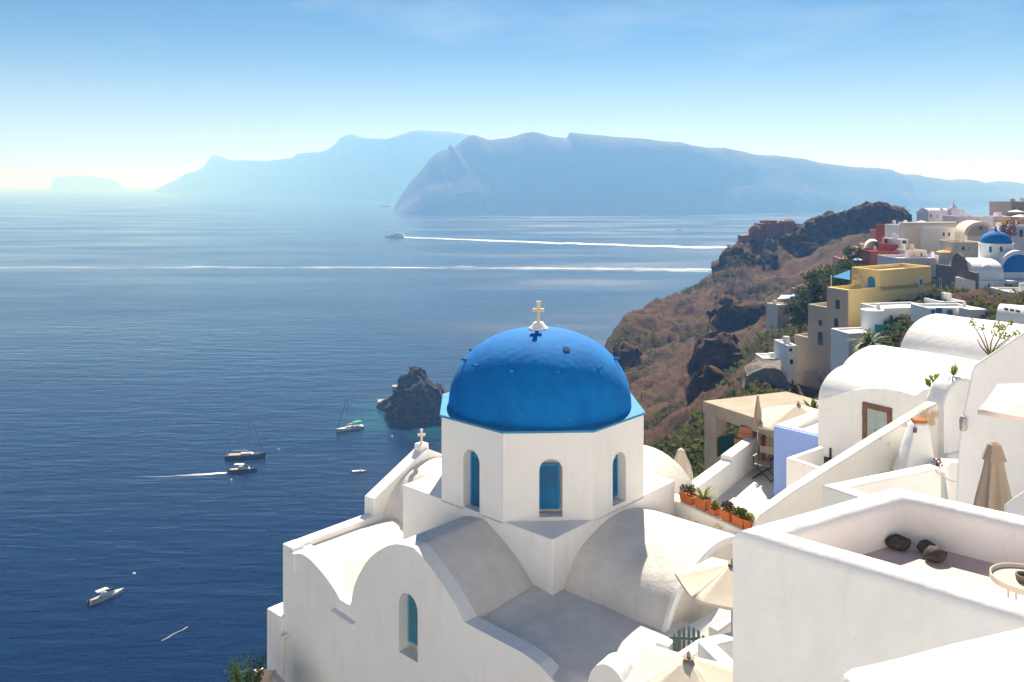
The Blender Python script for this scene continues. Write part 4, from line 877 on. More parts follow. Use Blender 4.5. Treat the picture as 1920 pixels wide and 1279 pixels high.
# bottom left: shrub and low wall below the church
p = P(462, 1290, 17.5)
lb = thing('low_wall', 'short curved cream wall below the church corner at the bottom', 'wall', (p.x + 0.3, p.y, 88))
mesh_obj('wall', *parapet(pw((478, 1258, 17.6), (495, 1252, 17.8), (512, 1262, 18.0), (530, 1280, 17.0)), 0.18, 86, 0.05, 0.1, 0.005), CREAMW, lb, smooth=50)
sh = thing('leafy_shrub', 'green leafy shrub at the church corner on the bottom edge', 'shrub', P(458, 1330, 17.3))
c0 = P(458, 1330, 17.3); st_ = []; lf_ = []
for i in range(16):
    e_ = P(458 + rnd.uniform(-34, 38), 1250 + rnd.uniform(-18, 25), 17.3 + rnd.uniform(-0.3, 0.3)); st_.append(tube([c0, c0.lerp(e_, 0.5) + Vector((0, 0, 0.04)), e_], 0.008, 5, 0.003))
    for f in (0.45, 0.6, 0.75, 0.88, 1.0): lf_.append(leaf_cluster(c0.lerp(e_, f), 26, (0.07, 0.07, 0.07), 0.055, 0.45, 0.4, i * 7 + int(f * 10)))
mesh_obj('stems', *join(*st_), BARK, sh); mesh_obj('leaves', *join(*lf_), LEAF, sh)

# ------------------------------------------------------------------ the yellow house on the slope and its neighbours
K = G(1591, 120); yE = unit(0.86, 0.51); bE_ = unit(-0.405, 0.914)     # corner, right-hand face, left-hand face
yh = thing('yellow_house', 'tall yellow and beige house stepping down the slope', 'house', (K.x, K.y, 66))
def quad_block(parent, name, c0, ea, la, eb, lb, z0, z1, mat, rim=0.5, rw=0.35):
    """block with corner c0 and sides ea*la, eb*lb, raised roof rim"""
    q = [V2(c0), V2(c0) + V2(ea) * la, V2(c0) + V2(ea) * la + V2(eb) * lb, V2(c0) + V2(eb) * lb]
    ce = sum(q, Vector((0, 0))) / 4
    i = [p + (ce - p).normalized() * rw * 1.4 for p in q]
    V = [(p.x, p.y, z0) for p in q] + [(p.x, p.y, z1) for p in q] + [(p.x, p.y, z1) for p in i] + [(p.x, p.y, z1 - rim) for p in i]
    Fc = [(3, 2, 1, 0)]
    for k in range(4):
        j = (k + 1) % 4; Fc += [(k, j, 4 + j, 4 + k), (4 + k, 4 + j, 8 + j, 8 + k), (8 + k, 8 + j, 12 + j, 12 + k)]
    Fc.append((12, 13, 14, 15)); return mesh_obj(name, V, Fc, mat, parent)
zA = 85.08; zU = 87.5
quad_block(yh, 'lower_wall', K, yE, 19.1, bE_, 4.0, 68, zA, YELL, 0.7)
nb_ = outn(bE_) if outn(bE_).x < 0 else -outn(bE_)
mesh_obj('beige_front', *prism(plane_pts(K, bE_, [(0.0, 68), (4.0, 68), (4.0, zA - 0.02), (0.0, zA - 0.02)], 0.0, nb_), (*(nb_ * 0.12), 0)), BEIGE, yh)
U0 = K + yE * 6.87
quad_block(yh, 'upper_wall', U0, yE, 12.2, bE_, 5.3, zA - 0.6, zU, YELL, 0.6)
quad_block(yh, 'terrace_block', K + bE_ * 4.0, yE, 9, bE_, 3.9, 67, 82.1, BEIGE, 0.5)
quad_block(yh, 'low_block', K + bE_ * 7.9, yE, 8, bE_, 2.8, 66, 77.1, BEIGE, 0.5)
mesh_obj('ruined_base', *prism(plane_pts(K, bE_, [(-1.5, 60), (11.2, 58), (10.9, 70.5), (7, 72.5), (0, 73.6), (-1.5, 73)], 0.13, nb_), (*(nb_ * 1.2), 0)), BEIGEP, yh)
def bwin(x0, x1, y0, y1, mat=BLUEW):
    t0, _ = onplane(x1, y1, K, bE_); t1, _ = onplane(x0, y1, K, bE_); z0 = onplane((x0 + x1) / 2, y1, K, bE_)[1]; z1 = onplane((x0 + x1) / 2, y0, K, bE_)[1]
    window(yh, K + nb_ * 0.13, bE_, t0, t1, z0, z1, mat, GLASS, 0.12, nb_)
DKW = material('dark_blue_wood', (0.02, 0.07, 0.14), 0.6, 0.05)
for r in ((1568, 1575.5, 562, 579), (1565.5, 1573, 597, 613), (1558.5, 1564, 631, 655), (1568, 1573.5, 633, 657), (1536.5, 1542, 600, 610), (1535, 1542.5, 623, 647)): bwin(*r, DKW)
un = outn(bE_) if outn(bE_).x < 0 else -outn(bE_)
t0 = onplane(1640, 540, U0, bE_)[0]; t1 = onplane(1633, 540, U0, bE_)[0]
window(yh, U0, bE_, min(t0, t1) - 0.1, max(t0, t1) + 0.6, zA - 0.6, zA + 1.4, BLUEW, BLUEW, 0.1, un, True)
wt = onplane(1722, 538, K, yE)[0]; w2 = onplane(1731, 538, K, yE)[0]
window(yh, K, yE, wt, w2, onplane(1726, 537, K, yE)[1], onplane(1726, 521, K, yE)[1], WHITE, BLUEW, 0.22)
for k in range(6):                                   # white stair treads up the side of the upper storey
    p = U0 + bE_ * (2.3 + 0.32 * k) + un * 0.35; mesh_obj('tread', *boxw(p, bE_, un, 0.2, 0.4, zA - 0.3 + 0.32 * k, zA - 0.2 + 0.32 * k), WHITE, yh)
q = U0 + bE_ * 4.6 + un * 0.02
mesh_obj('roof_door', *boxw(q, bE_, un, 0.5, 0.03, zU - 1.9, zU - 0.02), OCHRE, yh)
sl = thing('sun_sail', 'bright blue triangular sun sail beside the yellow house', 'sun sail', P(1560, 545, 126))
a, b, c = P(1594, 506, 125), P(1561, 519, 127), P(1594, 525, 123)
mesh_obj('cloth', *prism([a, b, c], (0.02, 0.05, -0.05)), SAILB, sl); mesh_obj('post', *tube([P(1558, 541, 127), P(1559, 516, 127)], 0.06, 6), WHITE, sl)
# white house below
wh = thing('terraced_house', 'white house with grey flat roof and teal glass rail below the yellow house', 'house', (52, 112, 64))
wA = G(1612, 112); wE = unit(0.97, 0.2)
def rangep(x, A=None, e=None): return onplane(x, 600, A if A is not None else wA, e if e is not None else wE)[0]
flat_block(wh, 'wall', wA, wE, rangep(1656), rangep(1752), 5, 64, onplane(1700, 577, wA, wE)[1], WHITE, 0.25)
pc = G(1636, 112.8); tzz = P(1640, 580, 113).z
mesh_obj('round_room', *lathe((pc.x, pc.y, 0), [(1.35, 66), (1.35, tzz - 0.15), (1.45, tzz - 0.1), (1.45, tzz), (0.02, tzz + 0.1)], 28), WHITE, wh, smooth=40)
flat_block(wh, 'terrace', G(1591, 108.5), wE, 0, 8.0, 4, 62, P(1620, 624, 109).z, WHITE, 0.2)
pxwindow(wh, wA, wE, 1683.5, 1693, 589, 617, WHITE, CREAMW, 0.08); pxwindow(wh, wA, wE, 1706, 1721, 588.5, 605, WHITE, CREAMW, 0.12)
ga = P(1640, 617, 109.5); gb_ = P(1696, 623, 109.5)
mesh_obj('glass_rail', *prism([P(1640, 623, 109), P(1696, 627, 109.6), P(1696, 611, 109.6), P(1640, 608, 109)], (0, 0.05, 0)), TEALG, wh)
mesh_obj('chimney', *boxw(G(1646, 113), (1, 0), (0, 1), 0.22, 0.22, tzz, tzz + 0.75), WHITE, wh)
side = thing('side_house', 'low white house with two blue shutters left of the barrel vaults', 'house', (60, 110, 66))
sA = G(1742, 104)
flat_block(side, 'wall', sA, unit(1, 0.1), 0, 6.2, 4, 66, P(1790, 578, 104).z, WHITE, 0.3)
for x0, x1, y0, y1 in ((1746, 1753, 581, 594), (1755, 1766, 577, 590), (1776, 1786, 581, 590)): pxwindow(side, sA, unit(1, 0.1), x0, x1, y0, y1, BLUEW, BLUEW, 0.1)
mesh_obj('chimney', *tube([G(1808, 104.5).to_3d() + Vector((0, 0, P(1808, 590, 104.5).z)), G(1808, 104.5).to_3d() + Vector((0, 0, P(1808, 568, 104.5).z))], 0.28, 8, 0.2), WHITE, side)
mesh_obj('plinth', *boxw(G(1824, 103), (1, 0.1), (-0.1, 1), 1.1, 1.0, 66, P(1824, 578, 103).z), WHITE, side)
lv_ = thing('vent_vault', 'small white barrel vault with dark vent holes behind the shrub', 'house', G(1890, 44).to_3d() + Vector((0, 0, 84)))
va = G(1868, 45); ve = unit(0.75, -0.66); vx = unit(0.66, 0.75); vzz = P(1895, 573, 45).z
mesh_obj('vault', *vault(va + vx * 0.9, ve, vx, arc(1.1, vzz - 1.0, vzz, 18), 0, 4.5, 86), WHITE, lv_, smooth=40)
for k in range(3):
    p = P(1888 + 11 * k, 580 + k * 2, 43.3 - 0.5 * k); mesh_obj('vent', *tube([p, p + Vector((0.02, 0.2, 0))], 0.07, 8), DARK, lv_)
# palm
pm = thing('palm_tree', 'green fan palm in front of the terraced white house', 'palm tree', P(1628, 700, 98))
cpz = P(1630, 645, 98); mesh_obj('trunk', *tube([P(1626, 705, 98), P(1628, 680, 98), cpz], 0.28, 8, 0.22), BARK, pm, smooth=50)
mesh_obj('crown', *join(blades(cpz, 80, 3.1, 0.2, (5, 105), 0.7, 21), blades(cpz, 60, 2.2, 0.24, (60, 125), 0.8, 22)), material('palm_leaf', (0.26, 0.30, 0.07), 0.6, 0.3, 3, col2=(0.10, 0.14, 0.03), thin=0.4), pm)
# bushes and trees on the slope
def tree(name, label, c, rx, rz, n, size, mat, group=None, seed=1, cat='tree'):
    root = thing(name, label, cat, (c.x, c.y, c.z - rz * 1.15), group); r = random.Random(seed); parts = []
    mesh_obj('trunk', *tube([(c.x, c.y, c.z - rz * 1.3), (c.x + 0.1 * rx, c.y, c.z - rz * 0.4), (c.x, c.y, c.z + rz * 0.2)], rx * 0.09, 6, rx * 0.03), BARK, root)
    for i in range(14):
        o = Vector((r.uniform(-1, 1) * rx * 0.62, r.uniform(-1, 1) * rx * 0.62, r.uniform(-0.6, 0.65) * rz)); k = r.uniform(0.3, 0.5)
        parts.append(leaf_cluster(c + o, n // 14, (rx * k, rx * k, rz * k * 0.9), size, 0.7, 0.3, seed * 31 + i))
    mesh_obj('crown', *join(*parts), mat, root); return root
for i, (px, py, d, rx, rz, lab) in enumerate(((1545, 528, 138, 3.6, 3.0, 'dark green tree left of the blue sun sail'), (1577, 512, 142, 3.2, 3.2, 'dark green tree behind the blue sun sail'), (1520, 560, 140, 3.2, 2.6, 'dark bushy tree beside the flat beige roof terrace'),
        (1757, 566, 118, 1.9, 1.3, 'dark green bush at the right corner of the yellow house'), (1500, 590, 138, 3.0, 2.4, 'round bush lowest of the trees left of the yellow house'), (1606, 478, 183, 3.0, 2.4, 'dark tree between pink terrace and red house'), (1655, 462, 187, 2.6, 1.6, 'low dark tree on the red house terrace'))):
    tree('slope_tree', lab, P(px, py, d), rx, rz, 1500, 0.42, TREEL, 'trees among the slope houses', 40 + i)
bo = tree('bougainvillea', 'pink flowering bougainvillea among the houses at upper right', P(1893, 430, 150), 1.6, 2.2, 700, 0.3, material('pink_bloom', (0.42, 0.10, 0.16), 0.8, 0.3, 3, col2=(0.10, 0.10, 0.04)), None, 77, 'shrub')
# second blue-domed church
c2 = thing('small_church', 'distant white church with small blue dome and grey stone front', 'church', (72, 135, 70))
D2 = 132.0; sA2 = G(1829, 130); sE2 = unit(0.083, 0.996)
zt = P(1829, 512, 130).z
stn = Vector((-0.996, 0.083))
mesh_obj('stone_front', *prism(plane_pts(sA2, sE2, [(0, 72), (14.7, 72), (14.7, zt), (8.6, zt + 0.2)] + [(8.6 - 2.4 * (1 - math.cos(math.pi * k / 10)), zt + 0.2 + 2.3 * math.sin(math.pi * k / 10)) for k in range(1, 10)] + [(3.8, zt + 0.2), (0, zt)], 0, stn), (*(-stn * 0.5), 0)), STONEG, c2)
for t0, t1, z0, z1, mt in ((4.8, 6.0, -6.2, -2.4, BROWNS), (2.8, 3.8, -5.0, -2.2, DARK), (7.3, 8.3, -5.0, -2.2, DARK), (12.2, 13.2, -4.6, -2.0, DARK)):
    window(c2, sA2, sE2, t0, t1, zt + z0, zt + z1, CREAMW, mt, 0.22, stn, True)
fE = unit(1, 0.02); fz = P(1860, 527, 130).z
mesh_obj('front_wall', *prism(plane_pts(sA2, fE, [(0, 70), (6.9, 70), (6.9, fz), (0, fz)], 0, None), (0, 6, 0)), WHITE, c2)
mesh_obj('side_wall', *prism(plane_pts(sA2 + Vector((6.9, -0.6)), fE, [(0.003, 70), (6, 70), (6, fz), (0.003, fz)], 0, None), (0, 6, 0)), LILAC, c2)
for x0, x1, y0, y1 in ((1851, 1856, 532, 539), (1870, 1875, 542, 548), ): pxwindow(c2, sA2, fE, x0, x1, y0, y1, WHITE, DARK, 0.06)
def tymp(px0, px1, py_top, py_base, d, back, inner, name='vault'):
    A = G((px0 + px1) / 2, d); hw = (px1 - px0) / 2 / F * d; z1 = P(px0, py_top, d).z; z0 = P(px0, py_base, d).z
    mesh_obj(name, *vault(A, (0, 1), (1, 0), arc(hw, z0, z1, 20), 0, back, z0 - 3), WHITE, c2, smooth=40)
    k = inner; mesh_obj('blue_panel', *prism([(A.x + x, A.y - 0.06, z) for x, z in arc(hw * k, z0 + 0.05, z0 + (z1 - z0) * k, 20)], (0, 0.05, 0)), BLUED, c2)
tymp(1830, 1872, 497, 527, 132, 5, 0.6); tymp(1871, 1950, 470, 511, 134, 5, 0.82)
zc = P(1800, 483, 137).z
mesh_obj('vault', *vault(sA2 + sE2 * 6.2 + Vector((0.5, 0)), (1, 0), sE2, arc(4.6, zt - 0.1, zc, 20), 0, 4.6, 74), WHITE, c2, smooth=40)
dc = G(1867, 139); z0 = P(1867, 481, 139).z; z1 = P(1867, 456, 139).z; zt2 = P(1867, 434, 139).z
mesh_obj('drum', *lathe((dc.x, dc.y, 0), [(2.62, z0 - 1.5), (2.62, z1 - 0.15), (2.72, z1 - 0.1), (2.72, z1 + 0.05), (0.05, z1 + 0.06)], 8), WHITE, c2)
mesh_obj('dome', *lathe((dc.x, dc.y, z1 + 0.06), [(max(0.03, 2.32 * math.cos(math.pi / 2 * k / 14)), (zt2 - z1) * math.sin(math.pi / 2 * k / 14)) for k in range(15)], 36), BLUED, c2, smooth=60)
mesh_obj('finial', *lathe((dc.x, dc.y, zt2), [(0.25, 0), (0.28, 0.2), (0.1, 0.35), (0.2, 0.6), (0.03, 0.8)], 10), DARK, c2, smooth=50)
for px in (1857, 1877):
    p = G(px, 139 - 2.55); window(c2, p, (1, 0), -0.28, 0.28, P(px, 474, 136.5).z, P(px, 461, 136.5).z, WHITE, BLUEW if px < 1860 else DARK, 0.06, Vector((0, -1)), True)
o = mesh_obj('retaining_wall', *parapet([P(1748, 556, 121), P(1790, 566, 118), P(1836, 580, 116), P(1925, 592, 112)], 0.8, 66, 0.15, 1.0, 0.15), STONEG, None); tag(o, 'rough stone retaining wall below the small blue-domed church', 'wall')
o = mesh_obj('white_parapet', *parapet([P(1748, 547, 127), P(1822, 560, 124)], 0.35, 70, 0.08, 0.6), CREAMW, None); tag(o, 'cream parapet in front of the grey stone church front', 'wall')
# houses further up the ridge: (name, label, px0, px1, ytop, ybottom, depth, thickness, material, windows)
def ridge_house(label, x0, x1, yt, yb, d, dep, mat, wins=(), e=(1, 0.12), rim=0.3, wm=None, kind='house', cat='house'):
    A = G(x0, d); e = unit(*e); t1 = onplane(x1, yt, A, e)[0]
    root = thing(kind, label, cat, (A.x, A.y, P(x0, yb, d).z - 6))
    flat_block(root, 'wall', A, e, 0, t1, dep, P(x0, yb, d).z - 6, P(x0, yt, d).z, mat, rim, 0.25)
    if not wins and x1 - x0 > 14:                     # plain houses still have their small openings
        rr = random.Random(int(x0 * 7 + yt)); hh = min(9.0, (yb - yt) * 0.45)
        if hh > 4:
            x = x0 + rr.uniform(3, 6)
            while x < min(x1, 1921) - 6:
                wd = rr.choice((3.0, 3.5, 4.5)); y0_ = yt + (yb - yt) * 0.25 + rr.uniform(-1, 1)
                pxwindow(root, A, e, x, x + wd, y0_, y0_ + hh * rr.choice((0.7, 0.8, 1.15)), rr.choice((WHITE, mat, BLUEW)), rr.choice((DARK, GLASS, BLUEW)), 0.08); x += rr.uniform(9, 17)
    rr = random.Random(int(x0 + yt * 3)); zt_ = P(x0, yt, d).z
    for k in range(2):
        g_ = V2(A) + e * (t1 * rr.uniform(0.15, 0.85)) - outn(e) * dep * rr.uniform(0.25, 0.8); h_ = rr.uniform(0.5, 1.1)
        mesh_obj('chimney', *boxw(g_, e, outn(e), rr.uniform(0.18, 0.4), rr.uniform(0.18, 0.35), zt_ - 0.5, zt_ + h_), rr.choice((WHITE, mat)), root)
    for w_ in wins: pxwindow(root, A, e, *w_, wm or mat, DARK if wm is None else GLASS, 0.1)
    return root, A, e
r_, A, e = ridge_house('white two-window house on the ridge under a flat roof', 1732, 1791, 427, 476, 182, 8, WHITE, ((1766.5, 1772, 435, 443.5), (1776.5, 1782, 435, 443.5)))
mesh_obj('roof_drum', *vault(A + e * 2.8 + Vector((0, 2)), e, Vector((0, 1)), arc(1.0, P(1740, 427, 182).z - 0.2, P(1740, 417, 182).z, 14), -7, 5.6, 80), CREAMW, r_, smooth=40)
ridge_house('narrow white house wing with arched recess on the ridge', 1702, 1733, 423, 470, 184, 7, WHITE, ((1709, 1716, 437, 453),), (1, 0.3))
ridge_house('white terrace house with green shutter beside the red house', 1688, 1703, 449, 500, 178, 6, WHITE, ((1692, 1699, 451, 457),), (1, 0.2), 0.3, GATEG)
ridge_house('long white terrace wall with small dovecote before the ridge houses', 1682, 1790, 484, 510, 165, 8, LILAC, ((1738, 1742, 492, 498),), (1, 0.05), 0.5)
ridge_house('deep red house on the ridge with flat roof', 1680, 1700, 423, 450, 192, 7, REDW, ((1688, 1691, 434, 440),), (1, 0.25))
ridge_house('orange red terrace house behind the yellow house', 1631, 1684, 471, 500, 176, 8, REDW, (), (1, -0.1), 0.4)
ridge_house('upper part of the orange red house beside the white terrace', 1664, 1689, 458, 490, 179, 6, REDW, (), (1, -0.1), 0.3)
ridge_house('pale pink house with flat roof above the parasols', 1660, 1682, 433, 456, 196, 7, PINKW, (), (1, 0.1))
ridge_house('pink terrace house below the cliff with white parasol', 1575, 1612, 485, 500, 186, 7, PINKW, (), (1, -0.15))
vh, A, e = ridge_house('cream vaulted house left of the red house', 1621, 1652, 466, 480, 188, 6, CREAMW, ())
mesh_obj('vault', *vault(G(1637, 191), unit(0.35, 0.94), unit(0.94, -0.35), arc(1.9, P(1637, 466, 191).z - 0.5, P(1637, 450, 191).z, 16), -3, 4, 78), CREAMW, vh, smooth=40)
chp, A, e = ridge_house('lilac white chapel with barrel roof on the skyline', 1741, 1783, 397, 418, 212, 6, LILAC, (), (1, 0.02))
mesh_obj('roof', *vault(A + e * 2.6 + Vector((0, 3)), (1, 0.02), (0, 1), arc(2.9, P(1741, 397, 212).z - 0.5, P(1741, 391, 212).z, 14), -2.5, 2.9, 85), LILAC, chp, smooth=40)
bt = thing('bell_tower', 'small white bell tower with cross on the skyline', 'bell tower', G(1788, 208).to_3d() + Vector((0, 0, 85)))
bz = P(1788, 392, 208).z
mesh_obj('shaft', *boxw(G(1788, 208), (1, 0.1), (-0.1, 1), 1.05, 0.8, 85, bz), LILAC, bt, bevel=0.05)
mesh_obj('cap', *lathe((*G(1788, 208), bz), [(0.85, 0), (0.8, 0.45), (0.45, 0.75), (0.3, 1.0), (0.05, 1.3)], 12), LILAC, bt, smooth=40)
p = G(1788, 208); cross(p.x, p.y, bz + 1.25, 0.9, (1, 0), STONEW, bt, 0.06)
for dx in (1.9, 2.4): mesh_obj('chimney_pot', *tube([(p.x + dx, p.y, 86), (p.x + dx, p.y, P(1800, 393, 208).z)], 0.16, 8), LILAC, bt)
ridge_house('long lilac white house with sloping vault on the skyline', 1797, 1852, 406, 440, 196, 8, LILAC, ((1831, 1836, 409, 412),), (1, -0.05))
av = thing('arched_house', 'cream house with large open barrel arch on the ridge', 'house', (*G(1838, 172), 80))
zz = P(1838, 416, 172).z
mesh_obj('vault', *vault(G(1839, 172), unit(0.25, 0.97), unit(0.97, -0.25), arc(3.0, P(1838, 440, 172).z, zz, 22), 0, 8, 80), CREAMW, av, smooth=40)
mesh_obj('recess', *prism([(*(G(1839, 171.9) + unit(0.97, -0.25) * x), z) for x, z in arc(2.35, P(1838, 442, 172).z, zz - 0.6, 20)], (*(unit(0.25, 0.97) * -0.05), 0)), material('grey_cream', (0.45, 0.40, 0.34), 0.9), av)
p = G(1839, 171.7); mesh_obj('window', *boxw(p + Vector((0, -0.05)), (1, 0), (0, 1), 0.3, 0.04, zz - 1.6, zz - 1.0), BROWNS, av)
ridge_house('cream walled yard house in front of the arched house', 1788, 1840, 454, 484, 158, 7, CREAMW, (), (1, -0.1), 0.6)
ridge_house('tan block house highest at the right edge', 1896, 1960, 379, 420, 190, 8, BEIGE, (), (1, 0.05))
ridge_house('grey house below the tan block on the skyline', 1862, 1897, 406, 430, 186, 7, LILAC, (), (1, -0.25))
ridge_house('ochre terrace house at the right edge under white parasols', 1903, 1960, 412, 424, 170, 6, OCHRE, (), (1, 0.05), 0.4)
ridge_house('white house at the right edge above the large blue arch', 1902, 1960, 424, 470, 160, 6, LILAC, ((1910, 1919, 430, 445),), (1, -0.1), 0.4)
ridge_house('low white house between the retaining wall and the terraced house', 1764, 1812, 566, 586, 114, 4, WHITE, (), (1, 0.08), 0.25)
ridge_house('small cream house under the white ridge house', 1706, 1738, 470, 486, 172, 5, CREAMW, (), (1, 0.1), 0.25)
ridge_house('white house at the right edge below the blue arch', 1893, 1960, 548, 590, 118, 6, WHITE, ((1903, 1909, 556, 566),), (1, -0.1), 0.3)
ridge_house('small white house above the bougainvillea', 1866, 1890, 428, 446, 168, 5, WHITE, (), (1, -0.15), 0.25)
for i, (px, py, d, rr, lab) in enumerate(((1677, 447, 182, 1.1, 'white parasol above the orange red house'), (1607, 483, 180, 1.1, 'white parasol on the pink terrace'), (1728, 413, 186, 1.2, 'white parasol on the roof left of the chapel'), (1905, 393, 176, 1.5, 'white parasol under the tan block house'), (1912, 402, 172, 1.6, 'white parasol on the ochre terrace'), (1770, 468, 160, 1.4, 'ochre and white parasol on the long terrace'), (1896, 470, 158, 0.9, 'pale parasol beside the small dome'))):
    open_parasol(lab, P(px, py, d), rr, 0.45, P(px, py, d).z - 2.4, 10 + 17 * i, WHITEC if i != 5 else material('ochre_canvas', (0.70, 0.42, 0.12), 0.9), 8, 'parasols on the ridge terraces')
# houses low on the slope
ridge_house('small white two-storey house against the beige wall', 1477, 1494, 648, 720, 126, 5, WHITE, ((1479.5, 1485, 653, 659), (1481, 1487, 674, 683)), (1, 0.1), 0.2, DKW)
ridge_house('white roof terrace beside the small two-storey house', 1430, 1478, 672, 684, 130, 4, WHITE, (), (1, 0.0), 0.3)
o = mesh_obj('rubble_wall', *prism([P(1392, 752, 116), P(1470, 760, 112), P(1480, 725, 112), P(1466, 694, 113), P(1420, 690, 116), P(1400, 705, 117)], (1.5, 6, 0)), STONEG, None, cut=1.5, wobble=0.5, wscale=0.5); tag(o, 'rough stone wall on the slope below the white roof terrace', 'wall')
cn = thing('blue_canopy', 'pale blue canopy roofs of a cliffside terrace below the headland', 'canopy', P(1478, 570, 205))
for x0, x1, y0, y1 in ((1457, 1482, 553, 561), (1480, 1500, 551, 556)):
    mesh_obj('roof', *prism([P(x0, y1, 204), P(x1, y1 - 2, 204), P(x1 + 3, y0, 210), P(x0 + 8, y0, 210)], (0, 0, -0.25)), material('pale_blue_canvas', (0.30, 0.52, 0.62), 0.8), cn)
    for x in (x0 + 1, x1 - 1): mesh_obj('post', *tube([P(x, y1 + 16, 204), P(x, y1, 204)], 0.07, 6), WHITE, cn)
ridge_house('salmon terrace wall above the pale blue canopies', 1496, 1526, 543, 553, 212, 4, PINKW, (), (1, 0.1))
ridge_house('small tan house with sloping wall below the blue canopies', 1458, 1480, 572, 590, 190, 4, CREAMW, (), (1, 0.4))
# ruined castle on the headland
rc = thing('castle_ruin', 'reddish ruined castle with broken battlements on the headland', 'ruin', (*G(1450, 345), 70))
rA = G(1428, 343); rE = unit(1, 0.1); q = lambda x, y: onplane(x, y, rA, rE)
mesh_obj('wall', *prism(plane_pts(rA, rE, [q(1428, 470), q(1472, 470), q(1472, 420), q(1469, 416), q(1464, 414), q(1459, 418), q(1457, 418.5), q(1457, 414), q(1454, 414), q(1454, 418.5), q(1449, 418.5), q(1449, 414), q(1446, 414), q(1446, 419), q(1440, 419), q(1440, 414.5), q(1437, 414.5), q(1437, 419.5), q(1428, 419.5)]), (*(-outn(rE) * 7), 0)), RUIN, rc)
mesh_obj('tower', *lathe((*G(1479, 348), 0), [(2.7, 60), (2.6, P(1479, 425, 348).z), (2.3, P(1479, 415, 348).z), (1.4, P(1479, 412, 348).z), (0.1, P(1479, 411, 348).z)], 16), RUIN, rc, smooth=40, wobble=0.25, wscale=0.6)
mesh_obj('rear_wall', *prism(plane_pts(G(1486, 352), rE, [(0, 66), (5, 66), (5, P(1500, 421, 352).z), (3, P(1500, 420, 352).z), (0, P(1500, 418, 352).z)]), (*(-outn(rE) * 3), 0)), RUIN, rc)
cd = G(1415, 343); mesh_obj('chapel', *lathe((*cd, 0), [(2.4, 62), (2.4, P(1415, 431, 343).z), (2.5, P(1415, 430, 343).z), (2.1, P(1415, 428, 343).z), (1.5, P(1415, 424, 343).z), (0.6, P(1415, 422, 343).z), (0.05, P(1415, 421.5, 343).z)], 16), RUIN, rc, smooth=40)
mesh_obj('finial', *tube([(*cd, P(1415, 422, 343).z), (*cd, P(1415, 418, 343).z)], 0.15, 6), RUIN, rc)
mesh_obj('outer_wall', *prism(plane_pts(G(1392, 341), rE, [(0, 56), (8.5, 56), (8.5, P(1430, 437, 341).z), (5, P(1430, 438, 341).z), (3, P(1430, 441, 341).z), (0, P(1430, 442, 341).z)]), (*(-outn(rE) * 5), 0)), RUIN, rc)
o = mesh_obj('ridge_ruin', *prism([P(1628, 393, 366), P(1640, 391, 366), P(1641, 391, 366), P(1690, 392, 370), P(1690, 420, 370), P(1628, 412, 366)], (0, 8, 0)), RUIN, None, cut=2, wobble=0.6, wscale=0.4); tag(o, 'ruined masonry block crowning the headland ridge', 'ruin')
# dark crags breaking through the slope
CRAG = rock_material('crag_rock', (0.04, 0.028, 0.022), (0.095, 0.055, 0.034), (0.14, 0.08, 0.045), 0.2, 0.6)
for i, (px, py, d, rx, ry, rz, lab) in enumerate(((1350, 688, 166, 5, 5, 6.5, 'tall dark crag in the middle of the brown slope'), (1326, 742, 148, 3.2, 4, 5, 'dark crag below the tallest one on the brown slope'), (1384, 588, 236, 7, 7, 4.5, 'dark rock band under the castle headland'),
        (1174, 690, 238, 4, 8, 8, 'dark sea cliff edge just right of the dome'), (1376, 520, 330, 8, 8, 11, 'jagged brown crag below the castle ruin'), (1425, 512, 332, 12, 7, 8.5, 'grey brown rock face under the castle wall'), (1560, 458, 345, 14, 7, 11, 'rocky cliff face below the headland ridge'), (1640, 440, 340, 13, 7, 12, 'rocky cliff face left of the red houses'), (1490, 486, 338, 11, 7, 9, 'rock buttress between castle and ridge'))):
    c = P(px, py, d); V = []; nA, nH = 44, 26
    for j in range(nH + 1):
        ph = math.pi * j / nH
        for k in range(nA):
            th = 2 * math.pi * k / nA; dd = Vector((math.sin(ph) * math.cos(th), math.sin(ph) * math.sin(th), math.cos(ph)))
            p = c + Vector((dd.x * rx, dd.y * ry, dd.z * rz)); rg = noise.ridged_multi_fractal(p * 0.11 + Vector((i, 0, 0)), 0.8, 2.2, 5, 1.0, 2.0) - 1.1
            V.append(p + Vector((dd.x, dd.y, dd.z * 0.6)) * rg * rx * 0.42 + noise.noise_vector(p * 0.6) * 0.7)
    Fc = [(j * nA + k, j * nA + (k + 1) % nA, (j + 1) * nA + (k + 1) % nA, (j + 1) * nA + k) for j in range(nH) for k in range(nA)]
    o = mesh_obj('rock_outcrop', V, Fc, CRAG if i < 1 else HILL, None, smooth=25); tag(o, lab, 'rock', 'crags on the slope')
